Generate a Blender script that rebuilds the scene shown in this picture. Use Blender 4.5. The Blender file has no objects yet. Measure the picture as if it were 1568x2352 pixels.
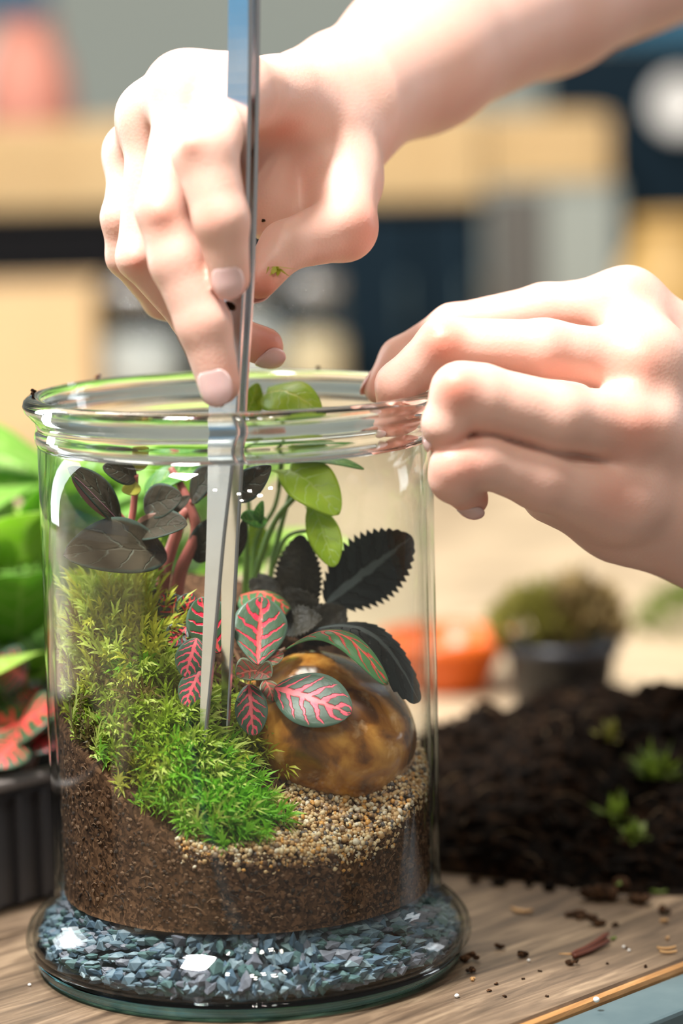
import bpy, bmesh, math, random
import numpy as np
from mathutils import Vector, Matrix
random.seed(7); rng = np.random.default_rng(7)
S = bpy.context.scene
COL = S.collection
# ------------------------------------------------------------------ camera, world, lights, exposure
IW, IH, FPX = 1568.0, 2352.0, 7010.7
CAM = Vector((0.0344, -0.99866, 0.29928)); PIT, ROL = 0.14687, 0.02285
FW = Vector((0, math.cos(PIT), -math.sin(PIT)))
_u0 = Vector((0, math.sin(PIT), math.cos(PIT))); _r0 = Vector((1, 0, 0))
RT = math.cos(ROL)*_r0 - math.sin(ROL)*_u0
UP = math.sin(ROL)*_r0 + math.cos(ROL)*_u0
cd = bpy.data.cameras.new('camera'); cam = bpy.data.objects.new('camera', cd); COL.objects.link(cam)
cd.sensor_fit = 'VERTICAL'; cd.sensor_height = 36.0; cd.lens = FPX/IH*36.0
m = Matrix((RT, UP, -FW)).transposed().to_4x4(); m.translation = CAM
cam.matrix_world = m
cd.clip_start = .05; cd.clip_end = 50
cd.dof.use_dof = True; cd.dof.focus_distance = 0.985; cd.dof.aperture_fstop = 4.3
S.camera = cam
S.view_settings.view_transform = 'Standard'; S.view_settings.look = 'None'
S.view_settings.gamma = 1; S.view_settings.use_curve_mapping = False
S.view_settings.exposure = 0.7
S.cycles.use_denoising = True; S.cycles.adaptive_threshold = .02
S.cycles.max_bounces = 14; S.cycles.transparent_max_bounces = 24
S.cycles.transmission_bounces = 10; S.cycles.glossy_bounces = 5; S.cycles.diffuse_bounces = 3
S.cycles.sample_clamp_indirect = 6; S.cycles.blur_glossy = 0.3
w = bpy.data.worlds.new('world'); S.world = w; w.use_nodes = True
bg = w.node_tree.nodes['Background']; bg.inputs[0].default_value = (1.0, .95, .88, 1); bg.inputs[1].default_value = 0.15

def light(name, loc, target, size, power, color=(1, 1, 1), size_y=None, shape='RECTANGLE'):
    d = bpy.data.lights.new(name, 'AREA'); d.shape = shape; d.size = size; d.size_y = size_y or size
    d.energy = power; d.color = color
    o = bpy.data.objects.new(name, d); COL.objects.link(o)
    o.location = loc
    o.rotation_euler = (Vector(target)-Vector(loc)).to_track_quat('-Z', 'Y').to_euler()
    return o
light('ceiling_panel_light', (-.45, -.35, 1.45), (0, 0, .2), .22, 37, (1, .975, .955))
light('back_ceiling_light', (-.3, 1.3, 1.7), (0, 1.2, .1), .9, 19, (1, .94, .84))
light('window_light', (-1.15, .85, .6), (0, 0, .2), .30, 8, (.9, .96, 1), 1.1)
light('right_window_light', (1.3, .55, .6), (0, 0, .15), .22, 3, (.9, .95, 1), .9)
for i, (x, y, s, p) in enumerate(((-.2, -.75, .04, .8), (.05, -.9, .05, .9), (.16, -.8, .05, .9), (.30, -.95, .07, 1.2), (.1, -1.15, .05, .9), (.36, -.7, .045, .7))):
    light('ceiling_spot_light', (x, y, 1.25), (0, 0, .05), s, p, (1, .93, .82), shape='DISK')

# ------------------------------------------------------------------ helpers
def ray(px, py):
    return FW + RT*((px-IW/2)/FPX) - UP*((py-IH/2)/FPX)
def P(px, py, y):
    d = ray(px, py); return CAM + d*((y-CAM.y)/d.y)
def onz(px, py, z=0.0):
    d = ray(px, py); return CAM + d*((z-CAM.z)/d.z)
def rad(rpx, p):
    return rpx/FPX*((Vector(p)-CAM).dot(FW))
def wallpt(px, py, R=.0615, front=True):
    d = ray(px, py)
    a = d.x*d.x+d.y*d.y; b = 2*(CAM.x*d.x+CAM.y*d.y); c = CAM.x**2+CAM.y**2-R*R
    q = max(b*b-4*a*c, 0)**.5
    t = (-b-q)/(2*a) if front else (-b+q)/(2*a)
    return CAM + d*t
WL = {}
def tag(o, label=None, cat=None, group=None, kind=None):
    if label: o['label'] = label
    if cat: o['category'] = cat
    if group: o['group'] = group
    if kind: o['kind'] = kind
    return o
def thing(name, loc, label, cat, group=None):
    o = bpy.data.objects.new(name, None); COL.objects.link(o); o.location = loc; o.empty_display_size = .01
    WL[o.name] = Vector(loc)
    return tag(o, label, cat, group)
def obj(name, verts, faces, mat, parent=None, smooth=True, uv=None, origin=None, mats=None, fmat=None):
    V = np.asarray(verts, dtype=float).reshape(-1, 3)
    if origin is None:
        lo, hi = V.min(0), V.max(0); origin = np.array([(lo[0]+hi[0])/2, (lo[1]+hi[1])/2, lo[2]])
    origin = np.asarray(origin, float)
    me = bpy.data.meshes.new(name); me.from_pydata((V-origin).tolist(), [], [tuple(f) for f in faces])
    for mm in (mats or [mat]): me.materials.append(mm)
    if smooth: me.polygons.foreach_set('use_smooth', [True]*len(me.polygons))
    if fmat is not None: me.polygons.foreach_set('material_index', fmat)
    if uv is not None:
        l = me.uv_layers.new(name='UVMap'); UVa = np.asarray(uv, dtype=np.float32)
        vi = np.zeros(len(me.loops), dtype=np.int32); me.loops.foreach_get('vertex_index', vi)
        l.data.foreach_set('uv', UVa[vi].ravel())
    me.update()
    o = bpy.data.objects.new(name, me); COL.objects.link(o)
    if parent is not None:
        o.parent = parent; o.location = Vector(origin)-WL[parent.name]
    else: o.location = origin
    WL[o.name] = Vector(origin)
    return o
def inst(src, name, loc, rot=(0, 0, 0), scale=1.0, parent=None):
    o = src.copy(); o.name = name; COL.objects.link(o); o.parent = parent
    o.location = Vector(loc)-(WL[parent.name] if parent else Vector((0, 0, 0)))
    o.rotation_euler = rot; o.scale = (scale,)*3 if not hasattr(scale, '__len__') else scale
    WL[o.name] = Vector(loc)
    return o
class MB:
    def __init__(s): s.v = []; s.f = []; s.uv = []; s.fm = []
    def add(s, v, f, uv=None, fm=0):
        b = len(s.v); s.v += [tuple(q) for q in v]; s.f += [tuple(i+b for i in q) for q in f]
        s.uv += list(uv) if uv is not None else [(0, 0)]*len(v); s.fm += [fm]*len(f)
    def build(s, name, mat, parent=None, smooth=True, **k):
        return obj(name, s.v, s.f, mat, parent, smooth, uv=s.uv, fmat=s.fm if k.get('mats') else None, **k)
def tube(pts, radii, seg=10, caps=True, flat=1.0, wdir=None):
    pts = [Vector(p) for p in pts]; n = len(pts); v = []; f = []
    if not hasattr(radii, '__len__'): radii = [radii]*n
    t0 = (pts[1]-pts[0]).normalized()
    a = Vector(wdir) if wdir is not None else (Vector((0, 0, 1)) if abs(t0.z) < .9 else Vector((1, 0, 0)))
    for i in range(n):
        t = (pts[min(i+1, n-1)]-pts[max(i-1, 0)]).normalized()
        a = (a-t*a.dot(t)).normalized(); b = t.cross(a)
        for k in range(seg):
            th = 2*math.pi*k/seg
            v.append(pts[i]+a*(math.cos(th)*radii[i])+b*(math.sin(th)*radii[i]*flat))
    for i in range(n-1):
        for k in range(seg):
            k2 = (k+1) % seg; f.append((i*seg+k, i*seg+k2, (i+1)*seg+k2, (i+1)*seg+k))
    if caps:
        f.append(tuple(range(seg))[::-1]); f.append(tuple((n-1)*seg+k for k in range(seg)))
    return v, f
def spline(pts, n=24):
    P_ = [Vector(p) for p in pts]; P_ = [P_[0]*2-P_[1]]+P_+[P_[-1]*2-P_[-2]]; out = []
    segs = len(P_)-3
    for i in range(n+1):
        x = i/n*segs; k = min(int(x), segs-1); t = x-k; a, b, c, d = P_[k:k+4]
        out.append(.5*((2*b)+(c-a)*t+(2*a-5*b+4*c-d)*t*t+(3*b-a-3*c+d)*t**3))
    return out
def lathe(prof, seg=96, closed=False, center=(0, 0, 0)):
    v = []; f = []; n = len(prof); c = Vector(center)
    for r, z in prof:
        for k in range(seg):
            th = 2*math.pi*k/seg; v.append((c.x+r*math.cos(th), c.y+r*math.sin(th), c.z+z))
    for i in range(n if closed else n-1):
        j = (i+1) % n
        for k in range(seg):
            k2 = (k+1) % seg; f.append((i*seg+k, i*seg+k2, j*seg+k2, j*seg+k))
    return v, f
def box(c, sx, sy, sz, ax=None, bev=0.0, jit=0.0):
    """box centred at c, local axes ax (x, y, z vectors), with chamfered edges"""
    bm = bmesh.new(); bmesh.ops.create_cube(bm, size=1)
    bmesh.ops.scale(bm, vec=(sx, sy, sz), verts=bm.verts)
    if bev: bmesh.ops.bevel(bm, geom=bm.edges[:], offset=bev, segments=2, affect='EDGES', profile=.6)
    bm.verts.index_update()
    X, Y, Z = [Vector(a) for a in (ax or ((1, 0, 0), (0, 1, 0), (0, 0, 1)))]
    v = [Vector(c)+X*q.co.x+Y*q.co.y+Z*q.co.z for q in bm.verts]; f = [[q.index for q in fa.verts] for fa in bm.faces]
    bm.free(); return v, f
def blob(rx, ry, rz, sub=2, amp=.15, seed=0, freq=3):
    bm = bmesh.new(); bmesh.ops.create_icosphere(bm, subdivisions=sub, radius=1)
    r = np.random.default_rng(seed); D = r.normal(size=(6, 3)); D *= freq*.5; ph = r.uniform(0, 6.28, 6)
    v = []
    for q in bm.verts:
        p = np.array(q.co); s = 1+amp*np.mean(np.sin(D@p+ph))*2
        v.append((p[0]*rx*s, p[1]*ry*s, p[2]*rz*s))
    f = [[q.index for q in fa.verts] for fa in bm.faces]; bm.free(); return v, f
# ------------------------------------------------------------------ materials
def nmat(name):
    m = bpy.data.materials.new(name); m.use_nodes = True; nt = m.node_tree
    return m, nt, nt.nodes, nt.links, nt.nodes['Principled BSDF']
def solid(name, col, rough=.5, metal=0.0, spec=.5, sss=0, noise=None, bump=0, bscale=60, trans=None, coat=0):
    """principled; noise = (colour2, scale, contrast) procedural mottling; bump = fine relief"""
    m, nt, N, L, b = nmat(name)
    b.inputs['Base Color'].default_value = (*col, 1); b.inputs['Roughness'].default_value = rough
    b.inputs['Metallic'].default_value = metal; b.inputs['Specular IOR Level'].default_value = spec
    b.inputs['Coat Weight'].default_value = coat
    tc = N.new('ShaderNodeTexCoord')
    if sss:
        b.inputs['Subsurface Weight'].default_value = sss; b.inputs['Subsurface Radius'].default_value = (1, .35, .2); b.inputs['Subsurface Scale'].default_value = .004
    if noise:
        c2, sc, con = noise
        t = N.new('ShaderNodeTexNoise'); t.inputs['Scale'].default_value = sc; t.inputs['Detail'].default_value = 6; t.inputs['Roughness'].default_value = .65
        L.new(tc.outputs['Object'], t.inputs['Vector'])
        r = N.new('ShaderNodeValToRGB'); r.color_ramp.elements[0].position = .5-.5*con; r.color_ramp.elements[1].position = .5+.5*con
        r.color_ramp.elements[0].color = (*col, 1); r.color_ramp.elements[1].color = (*c2, 1)
        L.new(t.outputs['Fac'], r.inputs[0]); L.new(r.outputs[0], b.inputs['Base Color'])
    if bump:
        t2 = N.new('ShaderNodeTexNoise'); t2.inputs['Scale'].default_value = bscale; t2.inputs['Detail'].default_value = 4
        L.new(tc.outputs['Object'], t2.inputs['Vector'])
        bp = N.new('ShaderNodeBump'); bp.inputs['Strength'].default_value = bump; bp.inputs['Distance'].default_value = .001
        L.new(t2.outputs['Fac'], bp.inputs['Height']); L.new(bp.outputs[0], b.inputs['Normal'])
    if trans:   # leaf-like translucency
        tr = N.new('ShaderNodeBsdfTranslucent'); tr.inputs[0].default_value = (*trans[0], 1)
        mx = N.new('ShaderNodeMixShader'); mx.inputs[0].default_value = trans[1]
        L.new(b.outputs[0], mx.inputs[1]); L.new(tr.outputs[0], mx.inputs[2]); L.new(mx.outputs[0], N['Material Output'].inputs[0])
    return m
def math_node(N, L, op, a, b=None, c=None):
    n = N.new('ShaderNodeMath'); n.operation = op
    for i, x in enumerate((a, b, c)):
        if x is None: continue
        if isinstance(x, (int, float)): n.inputs[i].default_value = x
        else: L.new(x, n.inputs[i])
    return n.outputs[0]
def veined(name, leaf1, leaf2, vein1, vein2, nv=5.5, width=.42, slant=1.5, rough=.42, translucent=.12, spec=.4, bump=.5, rim=None):
    """leaf blade with a feathered vein pattern in its own u (length) v (across) coordinates"""
    m, nt, N, L, b = nmat(name)
    uv = N.new('ShaderNodeUVMap'); nz = N.new('ShaderNodeTexNoise'); nz.inputs['Scale'].default_value = 7; nz.inputs['Detail'].default_value = 3
    L.new(uv.outputs[0], nz.inputs['Vector'])
    mixv = N.new('ShaderNodeVectorMath'); mixv.operation = 'SCALE'; L.new(nz.outputs['Color'], mixv.inputs[0]); mixv.inputs['Scale'].default_value = .11
    addv = N.new('ShaderNodeVectorMath'); L.new(uv.outputs[0], addv.inputs[0]); L.new(mixv.outputs[0], addv.inputs[1])
    sp = N.new('ShaderNodeSeparateXYZ'); L.new(addv.outputs[0], sp.inputs[0])
    u = math_node(N, L, 'SUBTRACT', sp.outputs[0], .055); v = math_node(N, L, 'SUBTRACT', sp.outputs[1], .055)
    a = math_node(N, L, 'ABSOLUTE', math_node(N, L, 'SUBTRACT', math_node(N, L, 'MULTIPLY', v, 2), 1))
    half = math_node(N, L, 'MULTIPLY', math_node(N, L, 'GREATER_THAN', v, .5), .5)
    ph = math_node(N, L, 'ADD', math_node(N, L, 'SUBTRACT', math_node(N, L, 'MULTIPLY', u, nv), math_node(N, L, 'MULTIPLY', math_node(N, L, 'POWER', a, 1.2), slant)), half)
    tri = math_node(N, L, 'MULTIPLY', math_node(N, L, 'ABSOLUTE', math_node(N, L, 'SUBTRACT', math_node(N, L, 'FRACT', math_node(N, L, 'ADD', ph, 20)), .5)), 2)
    wv = math_node(N, L, 'MULTIPLY', math_node(N, L, 'SUBTRACT', 1.12, a), width)
    def soft(x, lim, s):
        q = N.new('ShaderNodeMapRange'); q.interpolation_type = 'SMOOTHSTEP'
        L.new(x, q.inputs['Value'])
        (L.new(math_node(N, L, 'SUBTRACT', lim, s), q.inputs['From Min']), L.new(math_node(N, L, 'ADD', lim, s), q.inputs['From Max'])) if not isinstance(lim, float) else (setattr(q.inputs['From Min'], 'default_value', lim-s), setattr(q.inputs['From Max'], 'default_value', lim+s))
        q.inputs['To Min'].default_value = 1; q.inputs['To Max'].default_value = 0
        return q.outputs[0]
    side = math_node(N, L, 'MULTIPLY', soft(tri, wv, .10), soft(a, .84, .08))
    midw = math_node(N, L, 'MULTIPLY', math_node(N, L, 'SUBTRACT', 1.25, u), .13*width/.42)
    mid = soft(a, midw, .04)
    msk = math_node(N, L, 'MAXIMUM', side, mid)
    n2 = N.new('ShaderNodeTexNoise'); n2.inputs['Scale'].default_value = 3; L.new(uv.outputs[0], n2.inputs['Vector'])
    def mixc(f, c1, c2):
        x = N.new('ShaderNodeMix'); x.data_type = 'RGBA'
        if isinstance(f, float): x.inputs[0].default_value = f
        else: L.new(f, x.inputs[0])
        for i, c in ((6, c1), (7, c2)):
            if isinstance(c, tuple): x.inputs[i].default_value = (*c, 1)
            else: L.new(c, x.inputs[i])
        return x.outputs[2]
    lc = mixc(n2.outputs['Fac'], leaf1, leaf2)
    if rim: lc = mixc(soft(a, .88, .07), rim, lc)
    vc = mixc(mid, vein2, vein1)
    col = mixc(msk, lc, vc)
    L.new(col, b.inputs['Base Color']); b.inputs['Roughness'].default_value = rough; b.inputs['Specular IOR Level'].default_value = spec
    bp = N.new('ShaderNodeBump'); bp.inputs['Strength'].default_value = bump; bp.inputs['Distance'].default_value = .0006
    inv = math_node(N, L, 'ADD', math_node(N, L, 'SUBTRACT', 1, msk), math_node(N, L, 'MULTIPLY', nz.outputs['Fac'], .6)); L.new(inv, bp.inputs['Height']); L.new(bp.outputs[0], b.inputs['Normal'])
    tr = N.new('ShaderNodeBsdfTranslucent'); L.new(col, tr.inputs[0]); mx = N.new('ShaderNodeMixShader'); mx.inputs[0].default_value = translucent
    L.new(b.outputs[0], mx.inputs[1]); L.new(tr.outputs[0], mx.inputs[2]); L.new(mx.outputs[0], N['Material Output'].inputs[0])
    return m
def thin_glass(name, tint=(.97, .985, .98), edge=(.72, .82, .82), ior=1.45):
    m, nt, N, L, b = nmat(name); N.remove(b)
    lf = N.new('ShaderNodeLayerWeight'); lf.inputs[0].default_value = .5
    fres = math_node(N, L, 'ADD', math_node(N, L, 'MULTIPLY', math_node(N, L, 'POWER', lf.outputs['Facing'], 5), 1-((ior-1)/(ior+1))**2), ((ior-1)/(ior+1))**2)
    lw = N.new('ShaderNodeLayerWeight'); lw.inputs[0].default_value = .35
    r = N.new('ShaderNodeValToRGB'); r.color_ramp.elements[0].color = (*tint, 1); r.color_ramp.elements[0].position = .55
    r.color_ramp.elements[1].color = (*edge, 1); r.color_ramp.elements[1].position = 1
    L.new(lw.outputs['Facing'], r.inputs[0])
    t = N.new('ShaderNodeBsdfTransparent'); L.new(r.outputs[0], t.inputs[0])
    g = N.new('ShaderNodeBsdfGlossy'); g.inputs['Roughness'].default_value = .02
    mx = N.new('ShaderNodeMixShader'); L.new(fres, mx.inputs[0]); L.new(t.outputs[0], mx.inputs[1]); L.new(g.outputs[0], mx.inputs[2])
    L.new(mx.outputs[0], N['Material Output'].inputs[0]); return m
def thick_glass(name, col=(.93, .98, .98), dens=0.0, rough=0.0):
    m, nt, N, L, b = nmat(name)
    b.inputs['Base Color'].default_value = (*col, 1); b.inputs['Transmission Weight'].default_value = 1; b.inputs['Roughness'].default_value = rough; b.inputs['IOR'].default_value = 1.5
    return m
def woodmat(name, c1, c2, c3, ang, rough=.45, scale=1.0, spec=.4):
    """plank wood: long streaks along direction ang (world), rings, stains"""
    m, nt, N, L, b = nmat(name)
    g = N.new('ShaderNodeNewGeometry'); oi = N.new('ShaderNodeObjectInfo')
    off = N.new('ShaderNodeVectorMath'); L.new(g.outputs['Position'], off.inputs[0])
    cmb = N.new('ShaderNodeCombineXYZ'); L.new(math_node(N, L, 'MULTIPLY', oi.outputs['Random'], 9.0), cmb.inputs[0]); L.new(cmb.outputs[0], off.inputs[1])
    mp = N.new('ShaderNodeMapping'); mp.vector_type = 'TEXTURE'; mp.inputs['Rotation'].default_value = (0, 0, ang); mp.inputs['Scale'].default_value = (.11/scale, .0105/scale, .05/scale)
    L.new(off.outputs[0], mp.inputs['Vector'])
    n1 = N.new('ShaderNodeTexNoise'); n1.inputs['Scale'].default_value = 1; n1.inputs['Detail'].default_value = 7; n1.inputs['Roughness'].default_value = .62; n1.inputs['Distortion'].default_value = 1.9
    L.new(mp.outputs[0], n1.inputs['Vector'])
    n2 = N.new('ShaderNodeTexNoise'); n2.inputs['Scale'].default_value = 14; n2.inputs['Detail'].default_value = 4; L.new(g.outputs['Position'], n2.inputs['Vector'])
    r = N.new('ShaderNodeValToRGB'); e = r.color_ramp.elements; e[0].position = .3; e[0].color = (*c1, 1); e[1].position = .75; e[1].color = (*c3, 1)
    k = e.new(.52); k.color = (*c2, 1); L.new(n1.outputs['Fac'], r.inputs[0])
    mx = N.new('ShaderNodeMix'); mx.data_type = 'RGBA'; mx.blend_type = 'MULTIPLY'; mx.inputs[0].default_value = .55
    r2 = N.new('ShaderNodeValToRGB'); r2.color_ramp.elements[0].position = .35; r2.color_ramp.elements[0].color = (.33, .30, .28, 1); r2.color_ramp.elements[1].position = .6
    L.new(n2.outputs['Fac'], r2.inputs[0]); L.new(r.outputs[0], mx.inputs[6]); L.new(r2.outputs[0], mx.inputs[7])
    L.new(mx.outputs[2], b.inputs['Base Color']); b.inputs['Roughness'].default_value = rough; b.inputs['Specular IOR Level'].default_value = spec
    bp = N.new('ShaderNodeBump'); bp.inputs['Strength'].default_value = .35; bp.inputs['Distance'].default_value = .0012; L.new(n1.outputs['Fac'], bp.inputs['Height']); L.new(bp.outputs[0], b.inputs['Normal'])
    return m
def soilmat(name, c1, c2, c3, scale=420):
    m, nt, N, L, b = nmat(name)
    g = N.new('ShaderNodeNewGeometry')
    vo = N.new('ShaderNodeTexVoronoi'); vo.inputs['Scale'].default_value = scale; vo.inputs['Randomness'].default_value = 1
    nz = N.new('ShaderNodeTexNoise'); nz.inputs['Scale'].default_value = 260; nz.inputs['Detail'].default_value = 5
    wv = N.new('ShaderNodeVectorMath'); wv.operation = 'SCALE'; wv.inputs['Scale'].default_value = .006; L.new(nz.outputs['Color'], wv.inputs[0]); L.new(g.outputs['Position'], nz.inputs['Vector'])
    ad = N.new('ShaderNodeVectorMath'); L.new(g.outputs['Position'], ad.inputs[0]); L.new(wv.outputs[0], ad.inputs[1]); L.new(ad.outputs[0], vo.inputs['Vector'])
    n3 = N.new('ShaderNodeTexNoise'); n3.inputs['Scale'].default_value = 45; n3.inputs['Detail'].default_value = 4; L.new(g.outputs['Position'], n3.inputs['Vector'])
    sp = N.new('ShaderNodeSeparateColor'); L.new(vo.outputs['Color'], sp.inputs[0])
    f = math_node(N, L, 'ADD', math_node(N, L, 'MULTIPLY', sp.outputs[0], .6), math_node(N, L, 'MULTIPLY', n3.outputs['Fac'], .5))
    r = N.new('ShaderNodeValToRGB'); e = r.color_ramp.elements; e[0].position = .25; e[0].color = (*c1, 1); e[1].position = .92; e[1].color = (*c3, 1); k = e.new(.6); k.color = (*c2, 1)
    L.new(f, r.inputs[0]); L.new(r.outputs[0], b.inputs['Base Color']); b.inputs['Roughness'].default_value = .95; b.inputs['Specular IOR Level'].default_value = .08
    bp = N.new('ShaderNodeBump'); bp.inputs['Strength'].default_value = .8; bp.inputs['Distance'].default_value = .0015; L.new(f, bp.inputs['Height']); L.new(bp.outputs[0], b.inputs['Normal'])
    return m
# ------------------------------------------------------------------ room shell
M = {}
M['wall'] = solid('wall_paint', (.56, .62, .58), .8, noise=((.48, .55, .52), 2, .6))
M['floor'] = solid('floor_paint', (.32, .29, .25), .6, noise=((.25, .23, .2), 3, .5))
def struct(name, v, f, mat): return tag(obj(name, v, f, mat, smooth=False), kind='structure')
struct('wall_back', *box((0.3, 3.52, .9), 6.2, .04, 3.4), M['wall'])
struct('wall_left', *box((-2.82, .86, .9), .04, 5.3, 3.4), M['wall'])
struct('floor', *box((.3, .86, -.82), 6.2, 5.3, .04), M['floor'])
# ------------------------------------------------------------------ wooden table (runs diagonally to the lens)
A0 = onz(1226, 2337); A1 = onz(1568, 2206)
TE = (A1-A0); TE.z = 0; TE.normalize(); TN = Vector((-TE.y, TE.x, 0)); TANG = math.atan2(TE.y, TE.x)
T0 = A0 - TE*TE.dot(A0); T0.z = 0          # point of the front edge nearest the origin line
def tp(e, n, z): return T0 + TE*e + TN*n + Vector((0, 0, z))
M['wood'] = woodmat('weathered_table_wood', (.065, .043, .028), (.19, .13, .082), (.40, .29, .185), TANG, .42)
M['rawwood'] = woodmat('worn_plank_edge', (.20, .09, .03), (.42, .21, .07), (.55, .33, .14), TANG, .5)
M['steel_paint'] = solid('blue_grey_steel', (.075, .12, .135), .45, .2, noise=((.11, .16, .17), 40, .4))
M['dark'] = solid('dark_board', (.012, .013, .016), .6)  # near-black boards for apron and legs
tb = thing('wooden_table', tp(.1, .2, -.8), 'weathered brown plank table with blue grey steel edging under the glass jar', 'table')
n0 = .0022
for PW in (.200, .062):
    v, f = box(tp(.05, n0+PW/2-.0008, -.011), 1.7, PW-.0016, .022, (TE, TN, (0, 0, 1)), .0016)
    obj('plank', v, f, M['wood'], tb, smooth=False); n0 += PW
wmet = abs((onz(1568, 2325)-onz(1568, 2238)).dot(TN))
v, f = box(tp(.05, .0010, -.0075), 1.7, .0042, .0125, (TE, TN, (0, 0, 1)), .0018)
tag(obj('edge_strip', v, f, M['rawwood'], tb, smooth=False), 'worn orange brown strip along the front plank')
v, f = box(tp(.05, -.0022-wmet/2, -.012), 1.7, wmet, .018, (TE, TN, (0, 0, 1)), .0015)
tag(obj('steel_edge', v, f, M['steel_paint'], tb, smooth=False), 'blue grey painted steel edging')
v, f = box(tp(.05, .135, -.045), 1.6, .22, .045, (TE, TN, (0, 0, 1)), .002); obj('apron', v, f, M['dark'], tb, smooth=False)
for e in (-.7, .8):
    for n in (.03, .235):
        v, f = box(tp(e, n, -.41), .05, .05, .72, (TE, TN, (0, 0, 1)), .003); obj('leg', v, f, M['dark'], tb, smooth=False)
# pale workbench standing behind the table
M['pale'] = woodmat('pale_bench_wood', (.44, .33, .20), (.52, .40, .26), (.58, .46, .31), TANG, .5, scale=.35)
wb = thing('workbench', tp(.3, 1.1, -.8), 'long pale wooden workbench standing behind the brown table', 'workbench')
for k in range(9):
    v, f = box(tp(.3, .272+.2*k+.1, -.02), 4.2, .198, .04, (TE, TN, (0, 0, 1)), .002); obj('plank', v, f, M['pale'], wb, smooth=False)
for e in (-1.2, 1.9):
    for n in (.35, 1.9):
        v, f = box(tp(e, n, -.42), .07, .07, .76, (TE, TN, (0, 0, 1)), .003); obj('leg', v, f, M['pale'], wb, smooth=False)
# ------------------------------------------------------------------ things far behind, on the bench
M['navy'] = solid('navy_lacquer', (.002, .012, .022), .65, spec=.15)
M['blue'] = solid('blue_paint', (.05, .26, .50), .5)
M['teal'] = solid('teal_blue_paint', (.01, .10, .18), .5)
M['black'] = solid('black_paint', (.004, .004, .005), .7, spec=.15)
M['crate'] = solid('crate_pine', (.48, .31, .13), .6, noise=((.64, .46, .24), 12, .5))
M['kraft'] = solid('kraft_board', (.70, .50, .27), .7, noise=((.62, .42, .22), 9, .5))
M['ochre'] = solid('ochre_glaze', (.50, .31, .09), .45, noise=((.42, .25, .07), 20, .5))
M['pink'] = solid('salmon_clay', (.62, .26, .19), .6, noise=((.52, .2, .15), 20, .5))
M['white'] = solid('white_ceramic', (.78, .77, .74), .35)
M['greyg'] = solid('grey_green_board', (.30, .33, .30), .6)
M['brownbd'] = solid('grey_brown_board', (.10, .095, .085), .6)
YB = 1.62
def xz(px, py, y): p = P(px, py, y); return p.x, p.z
def slab(t, name, x0, x1, y0, y1, z0, z1, mat, lab=None, bev=.002):
    v, f = box(((x0+x1)/2, (y0+y1)/2, (z0+z1)/2), abs(x1-x0), abs(y1-y0), abs(z1-z0), None, bev)
    return tag(obj(name, v, f, mat, t, smooth=False), lab)
xa = P(-260, 500, YB).x; xm = P(900, 500, YB).x; xr = P(1110, 500, YB).x; xr2 = P(1255, 500, YB).x; xr3 = P(1420, 500, YB).x
ztop = P(300, 482, YB).z
cb = thing('dark_cabinet', ((xa+xr)/2, YB, 0), 'long black and navy cabinet at the back of the workbench', 'cabinet')
slab(cb, 'body', xa, xr, YB+.004, YB+.3, 0.012, ztop-.006, M['black'])
slab(cb, 'top_board', xa-.004, xr+.004, YB-.006, YB+.31, ztop-.0055, ztop, M['black'])
slab(cb, 'base', xa+.01, xr-.01, YB+.02, YB+.28, 0, .0118, M['black'])
for k, (a, b_) in enumerate(((xa+.004, xa+.2), (xa+.204, xm-.11), (xm-.106, xm+.02), (xm+.024, xr-.004))):
    d = slab(cb, 'door', a, b_, YB-.012, YB+.003, .016, ztop-.01, M['black'] if k < 2 else M['navy'], 'navy blue door' if k > 1 else None)
    v, f = tube(spline([(b_-.012, YB-.012, .07), (b_-.012, YB-.02, .074), (b_-.012, YB-.02, .108), (b_-.012, YB-.012, .112)], 10), .0016, 8); obj('handle', v, f, M['steel_paint'], d)
def crate(x0, x1, y0, y1, z0, z1, nb, label, mat):
    t = thing('wooden_crate', ((x0+x1)/2, (y0+y1)/2, z0), label, 'crate')
    h = (z1-z0)/nb
    for k in range(nb):
        za, zb = z0+k*h+.001, z0+(k+1)*h-.001
        slab(t, 'board', x0, x1, y0, y0+.01, za, zb, mat); slab(t, 'board', x0, x1, y1-.01, y1, za, zb, mat)
        slab(t, 'end_board', x0-.008, x0-.0005, y0, y1, za, zb, mat); slab(t, 'end_board', x1+.0005, x1+.008, y0, y1, za, zb, mat)
    slab(t, 'bottom_board', x0, x1, y0+.011, y1-.011, z0, z0+.008, mat)
    return t
crate(P(-250, 400, YB).x, P(300, 400, YB).x, YB+.01, YB+.16, ztop+.0005, P(150, 285, YB).z, 2, 'light wooden crate on the left end of the dark cabinet', M['crate'])
crate(P(640, 400, YB).x, P(1090, 400, YB).x, YB+.01, YB+.16, ztop+.0005, P(1000, 262, YB).z, 2, 'light wooden crate behind the wrist, standing on the cabinet', M['crate'])
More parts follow.
